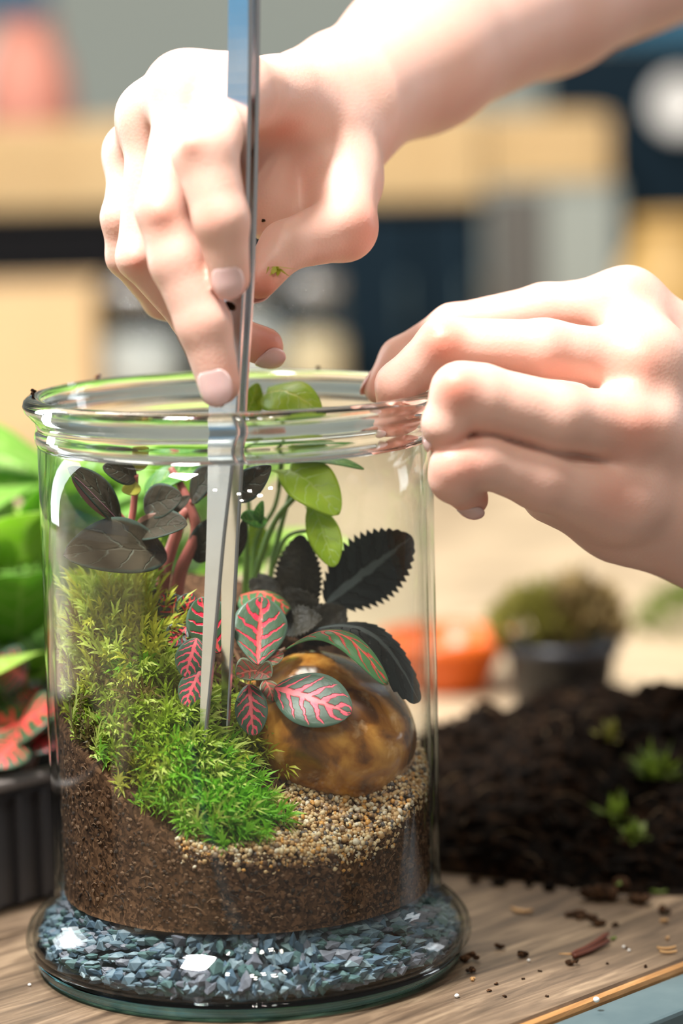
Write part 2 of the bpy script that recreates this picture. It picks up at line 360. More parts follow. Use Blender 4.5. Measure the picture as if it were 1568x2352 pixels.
# tall grey-green board unit right of the cabinet
bu = thing('board_rack', ((xr+xr3)/2, YB, 0), 'narrow rack of grey brown and grey green boards right of the cabinet', 'rack')
slab(bu, 'panel', xr+.006, xr2, YB, YB+.02, 0, P(1200, 440, YB).z, M['brownbd'], 'grey brown panel')
slab(bu, 'panel', xr2+.001, xr3, YB, YB+.02, 0, P(1300, 440, YB).z, M['greyg'], 'grey green panel')
slab(bu, 'shelf', xr+.006, xr3, YB, YB+.18, P(1200, 440, YB).z+.0005, P(1200, 425, YB).z, M['greyg'])
crate(xr+.012, P(1385, 400, YB).x, YB+.01, YB+.16, P(1200, 425, YB).z+.001, P(1200, 268, YB).z, 2, 'light wooden crate on the rack to the right of the cabinet', M['crate'])
def potlike(name, px, py0, py1, rpx, y, prof, mat, label, cat, zbase=None, extra=None):
    """lathe thing: prof = [(r, h)] in units of its width and height"""
    c = P(px, (py0+py1)/2, y); R = rad(rpx, c); zb = P(px, py1, y).z if zbase is None else zbase; zt = P(px, py0, y).z
    t = thing(name, (c.x, y, zb), label, cat)
    v, f = lathe([(r*R, h*(zt-zb)) for r, h in prof], 48, center=(c.x, y, zb)); b = obj('body', v, f, mat, t)
    return t, c, R, zb, zt
VASE = [(.001, 0), (.55, 0), (.75, .08), (.98, .35), (1, .55), (.85, .8), (.6, .95), (.62, 1), (.55, 1), (.52, .93), (.78, .78), (.9, .55), (.85, .3), (.6, .1), (.001, .06)]
zl = P(60, 285, YB+.085).z
t, c, R, zb, zt = potlike('clay_vase', 62, 60, 290, 105, YB+.085, VASE, M['pink'], 'salmon pink rounded clay vase in the light crate, top left', 'vase', zbase=ztop+.009)
v, f = lathe([(.63*R, 0), (.68*R, .003), (.63*R, .006), (.58*R, .003)], 40, True, (c.x, YB+.085, zt)); obj('rim', v, f, M['pink'], t)
t, c, R, zb, zt = potlike('ochre_vase', 1545, 520, 1000, 140, YB-.12, VASE, M['ochre'], 'big ochre yellow vase right behind the right hand', 'vase', zbase=0.0)
v, f = lathe([(.63*R, 0), (.68*R, .004), (.63*R, .008), (.58*R, .004)], 40, True, (c.x, YB-.12, zt)); obj('rim', v, f, M['ochre'], t)
# navy board with a white plate, upper right
nb_ = thing('navy_screen', (P(1500, 200, YB+.2).x, YB+.2, 0), 'dark navy screen board standing at the upper right', 'board')
xn0, xn1 = P(1238, 200, YB+.3).x, P(1900, 200, YB+.3).x
slab(nb_, 'panel', xn0, xn1, YB+.22, YB+.24, .03, P(1400, 100, YB+.22).z, M['navy'])
slab(nb_, 'panel', xn0+.06, xn1, YB+.22, YB+.24, P(1400, 100, YB+.22).z+.001, P(1400, -200, YB+.22).z, M['teal'], 'teal blue upper panel')
slab(nb_, 'foot', xn0, xn1, YB+.19, YB+.27, 0, .0295, M['navy'])
def plate(px, py, rpx, y, label, mat):
    c = P(px, py, y); R = rad(rpx, c); t = thing('round_plate', (c.x, y, c.z-R), label, 'plate')
    prof = [(.001, 0), (.6*R, 0), (R, -.008), (R*1.01, -.006), (.62*R, .006), (.001, .006)]
    v, f = lathe(prof, 48); v = [(c.x+a, y+c_, c.z+b) for a, b, c_ in v]; obj('dish', v, f, mat, t)
    v, f = lathe([(.4*R, .0065), (.4*R, .012), (.36*R, .012), (.36*R, .0065)], 48, True); v = [(c.x+a, y+c_, c.z+b) for a, b, c_ in v]; obj('foot_ring', v, f, mat, t)
    return t
bx = P(0, 400, -.2)
bc = thing('blue_reflector', (-1.42, -.2, 0), 'blue block on a white base, added out of view to be mirrored in the tweezers', 'cabinet')  # unseen block added so the tweezers reflect blue, with a pale base below
slab(bc, 'body', -1.60, -1.425, -.75, .35, .17, .46, M['blue']); slab(bc, 'plinth', -1.595, -1.43, -.745, .345, 0, .1695, M['white'], 'white base added for the pale lower reflection'); slab(bc, 'top_board', -1.61, -1.41, -.76, .36, .4605, .475, M['blue'])
for ya, yb in ((-.745, -.2), (-.195, .345)): slab(bc, 'door', -1.4245, -1.408, ya, yb, .18, .452, M['blue'])  # front panels of the added blue block
plate(1560, 240, 68, YB+.19, 'white round plate hung on the navy screen', M['white'])
bt = thing('blue_board', (P(20, 20, 2.2).x, 2.2, 0), 'blue board leaning at the top left of the back', 'board')
slab(bt, 'panel', P(-200, 0, 2.2).x, P(110, 0, 2.2).x, 2.2, 2.22, .02, P(0, -120, 2.2).z, M['wall'])
slab(bt, 'panel', P(-200, 0, 2.2).x, P(110, 0, 2.2).x, 2.185, 2.199, P(0, 38, 2.2).z, P(0, -120, 2.2).z, M['teal'], 'blue upper sheet')
slab(bt, 'foot', P(-200, 0, 2.2).x, P(110, 0, 2.2).x, 2.16, 2.26, -.0, .0195, M['wall'])
# glass jars on the bench in front of the cabinet
M['bglass'] = thin_glass('shelf_jar_glass')
M['pebblewhite'] = solid('white_gravel_fill', (.66, .66, .64), .8, noise=((.45, .46, .45), 60, .6), bump=1, bscale=150)
M['sandfill'] = solid('pale_sand_fill', (.72, .58, .38), .8, noise=((.55, .42, .25), 60, .6), bump=1, bscale=150)
M['lidmetal'] = solid('brushed_lid', (.6, .61, .62), .25, .9)
def storage_jar(px, py0, py1, rpx, y, fillmat, ff, label):
    c = P(px, (py0+py1)/2, y); R = rad(rpx, c); zt = P(px, py0, y).z; h = zt
    t = thing('storage_jar', (c.x, y, 0), label, 'jar')
    v, f = lathe([(.001, 0), (.95*R, 0), (R, .004), (R, h*.84), (.86*R, h*.9), (.82*R, h*.9), (.95*R, h*.83), (.95*R, .006), (.001, .005)], 48, center=(c.x, y, 0)); obj('glass', v, f, M['bglass'], t)
    v, f = lathe([(.001, .0055), (.93*R, .0058), (.94*R, h*ff), (.5*R, h*ff+.004), (.001, h*ff+.005)], 40, center=(c.x, y, 0)); obj('filling', v, f, fillmat, t)
    v, f = lathe([(.001, h), (.84*R, h), (.88*R, h*.985), (.88*R, h*.9), (.84*R, h*.895), (.001, h*.895)], 40, center=(c.x, y, 0)); obj('lid', v, f, M['lidmetal'], t)
storage_jar(318, 648, 960, 98, 1.5, M['pebblewhite'], .62, 'lidded glass jar of white gravel behind the tweezers hand, left')
storage_jar(560, 640, 960, 92, 1.52, M['pebblewhite'], .7, 'lidded glass jar of white gravel right behind the fingertips')
storage_jar(725, 635, 960, 70, 1.49, M['sandfill'], .6, 'lidded glass jar of pale sand nearest the navy doors')
kb = thing('kraft_box', (P(60, 950, 1.48).x, 1.48, 0), 'open kraft cardboard box at the far left of the bench', 'box')
kx0, kx1, kz = P(-230, 700, 1.44).x, P(212, 700, 1.44).x, P(60, 668, 1.44).z
slab(kb, 'front_wall', kx0, kx1, 1.44, 1.446, 0, kz, M['kraft']); slab(kb, 'back_wall', kx0, kx1, 1.554, 1.56, 0, kz, M['kraft'])
slab(kb, 'side_wall', kx0, kx0+.006, 1.447, 1.553, 0, kz, M['kraft']); slab(kb, 'side_wall', kx1-.006, kx1, 1.447, 1.553, 0, kz, M['kraft'])
slab(kb, 'base', kx0+.0065, kx1-.0065, 1.447, 1.553, 0, .004, M['kraft'])
# ------------------------------------------------------------------ middle distance, right: pots, dish, soil heap
M['blackpot'] = solid('black_nursery_plastic', (.012, .013, .017), .42, noise=((.02, .021, .026), 50, .5))
M['orange'] = solid('orange_plastic', (.72, .13, .012), .35)
M['peat'] = soilmat('dark_peat', (.002, .0013, .001), (.006, .0036, .002), (.030, .014, .006), 380)
M['drymoss'] = solid('dry_moss', (.20, .13, .05), .9, noise=((.30, .22, .08), 90, .6), bump=1, bscale=200)
M['greenmoss'] = solid('green_moss_leaf', (.10, .17, .02), .6, noise=((.20, .24, .04), 60, .6), trans=((.3, .45, .05), .3))
M['olive'] = solid('olive_foliage', (.22, .22, .035), .7, noise=((.30, .25, .06), 60, .6), trans=((.3, .3, .05), .25))
M['rootfib'] = solid('root_fibre', (.10, .06, .025), .9)
pc = P(1288, 1466, .40); pR = rad(136, pc); pzt = pc.z
pt = thing('nursery_pot', (pc.x, .40, 0), 'small black plastic nursery pot behind the soil heap', 'plant pot')
v, f = lathe([(.001, .002), (.80*pR, 0), (.93*pR, pzt-.006), (pR, pzt-.006), (pR*1.01, pzt), (pR*.93, pzt), (.88*pR, pzt-.008), (.74*pR, .004), (.001, .004)], 48, center=(pc.x, .40, 0)); obj('body', v, f, M['blackpot'], pt)
v, f = lathe([(.001, pzt-.006), (.6*pR, pzt-.004), (.875*pR, pzt-.008), (.85*pR, pzt-.012), (.001, pzt-.013)], 32, center=(pc.x, .40, 0)); obj('potting_soil', v, f, M['peat'], pt)
def tuft_mesh(n, L, spread, r, width=.0012, droop=.3):
    mb = MB()
    for _ in range(n):
        a = r.uniform(0, 6.283); el = r.uniform(.15, 1.45)*1; d = Vector((math.cos(a)*math.cos(el)*spread, math.sin(a)*math.cos(el)*spread, math.sin(el)))
        l = L*r.uniform(.55, 1.15); sd = d.cross(Vector((0, 0, 1))); sd = (sd.normalized() if sd.length > .01 else Vector((1, 0, 0)))*width*r.uniform(.6, 1.3)
        p0 = Vector((r.normal(0, L*.1), r.normal(0, L*.1), 0)); p1 = p0+d*l*.55; p2 = p0+d*l-Vector((0, 0, droop*l*r.uniform(0, 1)*math.cos(el)))
        mb.add([p0-sd*.5, p0+sd*.5, p1+sd, p2, p1-sd], [(0, 1, 2, 4), (4, 2, 3)])
    return mb
def dome(mb, c, R, H, n, r, L=.012, wd=.0022):
    """foliage dome of small bent leaves"""
    for _ in range(n):
        a = r.uniform(0, 6.283); q = r.uniform(0, 1)**.5; x, y = math.cos(a)*q*R, math.sin(a)*q*R; z = H*(1-q*q)**.5*r.uniform(.6, 1.05)
        d = Vector((x/R+r.normal(0, .4), y/R+r.normal(0, .4), .8+r.normal(0, .3))).normalized(); sd = d.cross(Vector((r.normal(), r.normal(), r.normal()))).normalized()*wd
        p = Vector(c)+Vector((x, y, z)); up = d.cross(sd).normalized()*L*.15
        mb.add([p, p+d*L*.5+sd+up, p+d*L, p+d*L*.5-sd+up, p+d*L*.5-up*.3], [(0, 1, 4), (1, 2, 4), (2, 3, 4), (3, 0, 4)])
r9 = np.random.default_rng(9)
mb = MB(); dome(mb, (pc.x-.008, .40, pzt-.002), pR*.74, .022, 360, r9)
pl = thing('potted_moss_plant', (pc.x, .40, pzt-.004), 'bushy olive and brown plant growing in the black nursery pot', 'plant')
tag(mb.build('foliage', M['olive'], pl), kind='stuff')
mb = MB(); dome(mb, (pc.x+.008, .396, pzt-.003), pR*.62, .028, 260, r9); tag(mb.build('dry_foliage', M['drymoss'], pl), 'brown dry fronds on the right side', kind='stuff')
v, f = tube(spline([(pc.x, .4, pzt-.009), (pc.x+.002, .4, pzt+.005), (pc.x+.006, .401, pzt+.014)], 8), .0016, 7); obj('stem', v, f, M['drymoss'], pl)
oc = P(1022, 1462, .44); oR = rad(150, oc)
od = thing('orange_dish', (oc.x, .44, 0), 'round orange plastic dish behind the glass jar', 'dish')
v, f = lathe([(.001, 0), (.62*oR, 0), (.66*oR, .004), (.93*oR, oc.z-.003), (1.03*oR, oc.z-.003), (1.05*oR, oc.z), (.94*oR, oc.z+.001), (.88*oR, oc.z-.003), (.6*oR, .006), (.001, .006)], 56, center=(oc.x, .44, 0)); obj('bowl', v, f, M['orange'], od)
v, f = lathe([(1.0*oR, oc.z-.004), (1.07*oR, oc.z-.005), (1.09*oR, oc.z-.001), (1.05*oR, oc.z+.0015), (.95*oR, oc.z+.0015)], 56, center=(oc.x, .44, 0)); obj('rolled_rim', v, f, M['orange'], od)
# soil heap
hx, hy = .172, .195
def heapz(x, y):
    u = (x-hx)/.16; q = (y-hy)/.125
    base = max(0, 1-(u*u+q*q))
    z = .041*base**.85
    z += .006*math.sin(70*x+2)*math.sin(63*y+1)*base**.3+.0035*math.sin(160*x+y*40)*math.sin(150*y-30*x)*base**.3
    return z*(1.0 if x < .17 else max(.5, 1-(x-.17)*5))
mb = MB(); NA, NR = 110, 44
rr_ = np.random.default_rng(3); vv = []; ff = []
for i in range(NR+1):
    for k in range(NA):
        a = 2*math.pi*k/NA; q = (i/NR)**.8; x = hx+.16*q*math.cos(a)*(1+.05*math.sin(5*a)); y = hy+.125*q*math.sin(a)*(1+.06*math.sin(7*a+1))
        vv.append((x, y, heapz(x, y)*(1 if i < NR else 0)+(rr_.normal(0, .0012) if i < NR else 0)+.0004))
for i in range(NR):
    for k in range(NA): ff.append((i*NA+k, i*NA+(k+1) % NA, (i+1)*NA+(k+1) % NA, (i+1)*NA+k))
ff.append(tuple((NR)*NA+k for k in range(NA))[::-1])
heap = thing('soil_heap', (hx, hy, 0), 'large heap of dark crumbly potting soil on the table right of the jar', 'soil')
tag(obj('mound', vv, ff, M['peat'], heap, smooth=False), kind='stuff')
mb = MB()
for _ in range(1500):
    a = rr_.uniform(0, 6.283); q = rr_.uniform(0, 1.08)**.5; x, y = hx+.16*q*math.cos(a), hy+.125*q*math.sin(a)
    v, f = blob(*(rr_.uniform(.001, .0034)*np.array([1, rr_.uniform(.6, 1.2), rr_.uniform(.5, .9)])), sub=1, amp=.3, seed=int(rr_.integers(1e6)))
    z = heapz(x, y); mb.add([(p[0]+x, p[1]+y, p[2]+z+.0015) for p in v], f)
tag(mb.build('clods', M['peat'], heap, smooth=False), kind='stuff')
mb = MB()
for _ in range(170):
    a = rr_.uniform(0, 6.283); q = rr_.uniform(0, 1)**.5; x, y = hx+.16*q*math.cos(a), hy+.12*q*math.sin(a); z = heapz(x, y)+.001
    d = rr_.uniform(0, 6.283); l = rr_.uniform(.004, .014); p0 = Vector((x, y, z)); p2 = p0+Vector((math.cos(d)*l, math.sin(d)*l, rr_.uniform(-.002, .004))); p1 = (p0+p2)/2+Vector((0, 0, .002))
    v, f = tube([p0, p1, p2], .00028, 4, False); mb.add(v, f)
tag(mb.build('root_fibres', M['rootfib'], heap), 'thin brown root fibres', kind='stuff')
# moss scraps on and by the heap
def scrap(name, p, n, L, mat, label, seed, wdt=.0016):
    mb = tuft_mesh(n, L, 1.0, np.random.default_rng(seed), wdt); o = obj(name, [(a+p[0], b+p[1], c+p[2]) for a, b, c in mb.v], mb.f, mat)
    return tag(o, label, 'moss')
def hp(px, py, y0):
    best = None
    for i in range(160):
        y = y0+i*.002; q = P(px, py, y)
        if q.z <= heapz(q.x, q.y)+.0005: return q
    return q
scrap('moss_scrap', hp(1510, 1790, .05), 70, .016, M['greenmoss'], 'large green moss scrap at the right side of the soil heap', 5)
scrap('moss_scrap', hp(1415, 1880, .05), 26, .011, M['greenmoss'], 'small yellow green moss scrap on the front of the soil heap', 6)
scrap('moss_scrap', hp(1460, 1935, .05), 30, .010, M['greenmoss'], 'lowest green moss scrap at the foot of the soil heap', 8)
scrap('moss_scrap', hp(1400, 1700, .05), 20, .009, M['olive'], 'olive moss scrap at the top of the soil heap below the black pot', 12)
mp = onz(1550, 1476); mb = MB(); dome(mb, (mp.x+.02, mp.y+.03, 0), .03, .022, 260, r9, .012, .002)
mo = obj('moss_mound', mb.v, mb.f, M['greenmoss']); tag(mo, 'round green moss mound at the right edge of the pale bench', 'moss', kind='stuff')
# ------------------------------------------------------------------ crumbs, chips and a twig on the table in front
M['crumb'] = soilmat('crumb_soil', (.010, .006, .004), (.04, .02, .01), (.12, .06, .03), 900)
M['chip'] = solid('pale_wood_chip', (.55, .33, .13), .6, noise=((.4, .2, .07), 200, .5))
M['twig'] = solid('red_brown_bark', (.10, .03, .018), .45, noise=((.12, .035, .018), 150, .5), spec=.2)
def crumb(px, py, s, label, cat='soil crumb', mat=None, flat=.7, name='soil_crumb', seed=None, z=0):
    p = onz(px, py, z); r = rad(s, p); mb = MB(); q = np.random.default_rng(seed or int(px*7+py))
    for k in range(5):
        v, f = blob(r*q.uniform(.4, .7), r*q.uniform(.35, .6), r*flat*q.uniform(.4, .7), 2, .32, int(q.integers(1e6)), 5)
        dx, dy = q.normal(0, r*.38, 2); dz = r*flat*.45 if k else r*flat*.9
        mb.add([(a+p.x+dx, b+p.y+dy, c+p.z+dz) for a, b, c in v], f)
    lo = min(a[2] for a in mb.v); mb.v = [(a, b, c-lo+z) for a, b, c in mb.v]
    return tag(mb.build(name, mat or M['crumb'], None, smooth=False), label, cat)
crumb(1076, 2207, 17, 'black ragged soil crumb nearest the right foot of the glass jar')
crumb(1084, 2234, 13, 'brown soil crumb just below the black one by the jar foot')
crumb(1086, 2252, 8, 'tiny orange brown crumb nearest the jar among those on the table', mat=M['chip'])
crumb(1144, 2180, 11, 'small dark crumb between jar foot and twig, upper one')
crumb(1200, 2198, 13, 'brown crumb halfway between jar foot and twig')
crumb(1307, 2218, 14, 'knobbly brown crumb just below the left end of the twig')
crumb(1326, 2108, 26, 'flat black soil lump left of the round black lump in front of heap', flat=.4)
crumb(1371, 2126, 22, 'round black soil lump behind the twig', flat=.6)
crumb(1462, 2075, 30, 'large black soil lump at right in front of the heap', flat=.6)
crumb(1380, 2070, 44, 'largest dark soil clod lying against the front of the heap', flat=.6)
crumb(1522, 2100, 15, 'dark crumb near the right edge behind the wood chips')
crumb(1525, 2120, 9, 'small brown crumb just in front of the dark one at right edge', mat=M['chip'])
crumb(1484, 2222, 6, 'tiny dark speck near the front plank edge, below the white beads')
crumb(1413, 2128, 9, 'small dark crumb right of the round black lump')
for px, py, s, lb in ((1122, 2278, 6, 'tiny soil speck lowest and closest to the white bead by the jar foot'), (1140, 2262, 5, 'tiny soil speck, second up from the one by the bead near the jar'), (1160, 2290, 5, 'tiny soil speck on the plank left of the lone one by the strip'), (1255, 2290, 4, 'tiny lone soil speck just behind the orange edge strip'), (1200, 2250, 4, 'tiny soil speck straight in front of the halfway brown crumb'), (1240, 2232, 4, 'tiny soil speck between the halfway crumb and the knobbly crumb'), (1340, 2195, 4, 'tiny soil speck touching the front of the twig'), (1395, 2215, 4, 'tiny soil speck in front of the twig, toward the edge strip'), (1440, 2180, 4, 'tiny soil speck between the two tiny white beads')):
    crumb(px, py, s, lb)
def chip(px, py, L, W_, ang, label, mat, name='wood_chip', cat='wood chip', curl=.15, z=0.0):
    p = onz(px, py, z); l, wd = rad(L, p), rad(W_, p); mb = MB(); n = 8; ca, sa = math.cos(ang), math.sin(ang); V = []
    for i in range(n+1):
        t = i/n; ww = wd*math.sin(math.pi*(.08+.84*t))**.7; x = (t-.5)*2*l; zz = curl*l*(2*t-1)**2+.0003
        for s, h in ((-1, 0), (0, .0007), (1, 0), (0, -.0003)): V.append((p.x+x*ca-s*ww*sa, p.y+x*sa+s*ww*ca, z+zz+h+.0002))
    F = [(i*4+k, i*4+(k+1) % 4, i*4+4+(k+1) % 4, i*4+4+k) for i in range(n) for k in range(4)]+[(0, 1, 2, 3), tuple(n*4+k for k in (3, 2, 1, 0))]
    return tag(obj(name, V, F, mat), label, cat)
chip(1198, 2096, 27, 12, -.5, 'pale tan seed husk lying in front of the soil heap', M['chip'], 'seed_husk', 'husk')
chip(1530, 2183, 22, 6, .1, 'pale flat wood chip right of the twig', M['chip'])
chip(1534, 2192, 20, 4, -.05, 'thin second wood chip just in front of the pale one', M['chip'])
chip(1532, 2159, 7, 5, 1.1, 'tiny upright wood sliver behind the two chips', M['chip'])
chip(1510, 2052, 24, 10, -.6, 'bright green leaf scrap on the table before the heap', M['greenmoss'], 'leaf_scrap', 'leaf', .25)
chip(1408, 2160, 8, 6, .8, 'tiny yellow green leaf bit at the upper end of the twig', M['greenmoss'], 'leaf_scrap', 'leaf', .25)
chip(1420, 2035, 12, 8, 1.2, 'green leaf bit on the large dark clod', M['greenmoss'], 'leaf_scrap', 'leaf', .25, .008)
a, b = onz(1312, 2202), onz(1398, 2166)
tw = thing('twig', ((a.x+b.x)/2, (a.y+b.y)/2, 0), 'reddish brown split twig lying on the front plank', 'twig')
def up(p, z): return Vector((p.x, p.y, z))
v, f = tube(spline([up(a, .0016), up(a.lerp(b, .35), .0014), up(a.lerp(b, .7), .0022), up(b, .0036)], 14), [.0005, .0009]+[.0011]*11+[.0008, .0003], 8); obj('stem', v, f, M['twig'], tw)
v, f = tube(spline([up(a.lerp(b, .05)+Vector((0, -.002, 0)), .0011), up(a.lerp(b, .4)+Vector((.001, -.0016, 0)), .0011), up(a.lerp(b, .9)+Vector((.001, -.001, 0)), .0016)], 10), .0008, 7); obj('branch', v, f, M['twig'], tw)
v, f = tube([up(a, .0016), up(a+Vector((-.004, .002, 0)), .0012)], [.0004, .0002], 6); tag(obj('tip', v, f, M['chip'], tw), 'pale torn tip')
M['bead'] = solid('white_bead', (.75, .74, .7), .35)
for px, py, s, lb in ((1432, 2178, 4, 'upper of two tiny white beads right of the twig'), (1444, 2186, 4, 'lower of two tiny white beads right of the twig'), (1369, 2302, 8, 'white bead on the front edge of the plank'), (1049, 2292, 6, 'white bead on the plank close to the jar foot'), (1214, 2209, 4, 'tiny white bead beside the halfway brown crumb'), (68, 2265, 4, 'tiny white bead on the table left of the jar foot')):
    p = onz(px, py); r = rad(s, p); v, f = blob(r, r, r*.85, 2, .06, int(px)); tag(obj('white_bead', [(a_+p.x, b_+p.y, c_+r*.85) for a_, b_, c_ in v], f, M['bead']), lb, 'bead')
# ------------------------------------------------------------------ the glass jar
M['glass'] = thin_glass('jar_glass')
M['lipglass'] = thick_glass('jar_lip_glass', (.95, .99, .985))
M['baseglass'] = thick_glass('jar_base_glass', (.30, .80, .86))
jar = thing('glass_jar', (0, 0, 0), 'clear glass terrarium jar with rolled lip and flared foot, standing on the wooden table', 'jar')
outer = [(.0722, .0061), (.0739, .0074), (.0750, .0088), (.0750, .0115), (.0738, .0145), (.0712, .0175), (.0682, .0200), (.0661, .0222), (.0652, .0246), (.0650, .028), (.0650, .05), (.0650, .10), (.0650, .15), (.0650, .1762)]
inner = [(r-.0024, z) for r, z in outer[::-1]]
v, f = lathe(outer+inner, 144, True); obj('body', v, f, M['glass'], jar)
lip = [(.0650, .1765), (.0656, .1778), (.0660, .1795), (.0656, .1812), (.0652, .1826), (.0656, .1845), (.0672, .1862), (.0689, .1880), (.0695, .1898), (.0690, .1915), (.0676, .1926), (.0658, .1930), (.0640, .1925), (.0630, .1910), (.0634, .1888), (.0631, .1868), (.0624, .1846), (.0622, .1820), (.0625, .1795), (.0624, .1765)]
v, f = lathe(lip, 160, True); tag(obj('lip', v, f, M['lipglass'], jar), 'thick rolled glass lip')
bs = [(.001, .0002), (.060, .0002), (.0690, .0006), (.0710, .0016), (.0720, .0038), (.0722, .0060), (.068, .0060), (.03, .0060), (.001, .0060)]
v, f = lathe(bs, 128); tag(obj('base', v, f, M['baseglass'], jar), 'thick blue green glass bottom')
# ------------------------------------------------------------------ ground inside: control points -> smooth surface
RI = .0617
cp = []
for px, py in ((135, 1690), (160, 1715), (230, 1775), (300, 1875), (390, 1945), (450, 1962), (600, 1962), (750, 1965), (850, 1952), (920, 1905), (972, 1840)): cp.append(wallpt(px, py, RI))
for px, py, y in ((640, 1850, -.036), (520, 1870, -.047), (430, 1720, -.04), (360, 1600, -.028), (300, 1500, -.016), (215, 1430, -.008), (240, 1380, .012), (400, 1390, .012), (470, 1640, -.025), (600, 1640, -.012), (700, 1480, .022), (600, 1380, .034), (450, 1370, .045), (760, 1500, .04), (700, 1620, .0), (800, 1700, .0), (945, 1722, .012), (880, 1600, .04), (905, 1780, -.022)): cp.append(P(px, py, y))
CP = np.array([tuple(p) for p in cp])
def _k(d): return np.sqrt(d*d+1e-6)
_D = np.linalg.norm(CP[:, None, :2]-CP[None, :, :2], axis=2)
_n = len(CP); _A = np.zeros((_n+3, _n+3)); _A[:_n, :_n] = _k(_D)+np.eye(_n)*-.002; _A[:_n, _n] = 1; _A[:_n, _n+1:] = CP[:, :2]; _A[_n:, :_n] = _A[:_n, _n:].T
_w = np.linalg.solve(_A, np.concatenate([CP[:, 2], np.zeros(3)]))
def gz(x, y):
    x = np.asarray(x, float); y = np.asarray(y, float)
    d = np.sqrt((x[..., None]-CP[:, 0])**2+(y[..., None]-CP[:, 1])**2)
    return np.clip(_k(d)@_w[:_n]+_w[_n]+_w[_n+1]*x+_w[_n+2]*y, .03, .14)
def g1(x, y): return float(gz(np.array([x]), np.array([y]))[0])
def gn(x, y):
    e = .002; return Vector((-(g1(x+e, y)-g1(x-e, y))/(2*e), -(g1(x, y+e)-g1(x, y-e))/(2*e), 1)).normalized()
M['soil'] = soilmat('terrarium_soil', (.022, .012, .007), (.085, .043, .022), (.19, .10, .052), 900)
V = []; F = []; NT, NRr = 120, 30
ths = np.linspace(0, 2*math.pi, NT, endpoint=False)
for i in range(NRr+1):
    r = max(i/NRr, .001)*(RI-.0002); x, y = r*np.cos(ths), r*np.sin(ths); z = gz(x, y)+(rng.normal(0, .0005, NT))
    V += list(zip(x, y, z))
NS = 26
for j in range(1, NS+1):
    t = j/NS; r = RI-.0002-np.abs(rng.normal(0, .0003, NT)); zt_ = gz(r*np.cos(ths), r*np.sin(ths)); zb_ = .026
    V += list(zip(r*np.cos(ths), r*np.sin(ths), zt_+(zb_-zt_)*t))
for i in range(NRr+NS):
    for k in range(NT): F.append((i*NT+k, i*NT+(k+1) % NT, (i+1)*NT+(k+1) % NT, (i+1)*NT+k))
F.append(tuple((NRr+NS)*NT+k for k in range(NT))[::-1])
so = thing('soil_layer', (0, 0, .026), 'thick layer of brown potting soil inside the glass jar', 'soil')
obj('soil_body', V, F[::-1] if False else F, M['soil'], so)
mb = MB()      # crumbs and fibres pressed against the glass
for _ in range(900):
    a = rng.uniform(math.pi, 2*math.pi); r = RI-.0004; x, y = r*math.cos(a), r*math.sin(a); zt_ = g1(x, y); z = rng.uniform(.028, zt_-.001)
    s = rng.uniform(.0003, .0009); v, f = blob(s, s*.6, s*rng.uniform(.5, 1.1), 1, .3, int(rng.integers(1e6)))
    mb.add([(p[0]*-math.sin(a)+p[1]*math.cos(a)+x, p[0]*math.cos(a)+p[1]*math.sin(a)+y, p[2]+z) for p in v], f, fm=int(rng.integers(0, 3)))
M['soilc1'] = solid('soil_crumb_light', (.16, .088, .045), .9); M['soilc2'] = solid('soil_crumb_mid', (.12, .06, .03), .9); M['soilc3'] = solid('soil_crumb_dark', (.03, .017, .010), .9)
tag(mb.build('soil_crumbs', M['soilc1'], so, smooth=False, mats=[M['soilc1'], M['soilc2'], M['soilc3']]), kind='stuff')
mb = MB()
for _ in range(320):     # short plant fibres lying against the glass
    a = rng.uniform(math.pi*.95, 2*math.pi*1.02); z = rng.uniform(.03, .10); R_ = RI-.0001; x, y = R_*math.cos(a), R_*math.sin(a)
    if z > g1(x, y)-.002: continue
    da = rng.uniform(-.06, .06); dz = rng.uniform(-.0025, .0025)
    v, f = tube([(R_*math.cos(a+da*t), R_*math.sin(a+da*t), z+dz*t+.0006*math.sin(3*t)) for t in (0, .5, 1)], .00018, 4, False); mb.add(v, f, fm=int(rng.integers(0, 2)))
tag(mb.build('soil_fibres', M['soilc1'], so, mats=[M['soilc1'], M['soilc3']]), kind='stuff')
# ------------------------------------------------------------------ gravel in the foot
gcols = ((.13, .20, .25), (.08, .14, .20), (.22, .30, .34), (.09, .17, .17), (.17, .18, .22))
gm = [solid('slate_gravel_%s' % nme, c, .55, noise=(tuple(q*.6 for q in c), 500, .5)) for nme, c in zip(('grey', 'blue', 'pale', 'green', 'violet'), gcols)]
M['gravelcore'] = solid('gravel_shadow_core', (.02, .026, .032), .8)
gr = thing('gravel_bed', (0, 0, .0062), 'bed of blue grey slate gravel filling the flared foot of the jar', 'gravel')
v, f = lathe([(.001, .0064), (.063, .0064), (.0665, .008), (.066, .0125), (.061, .018), (.0575, .0255), (.001, .0258)], 64); obj('gravel_core', v, f, M['gravelcore'], gr)

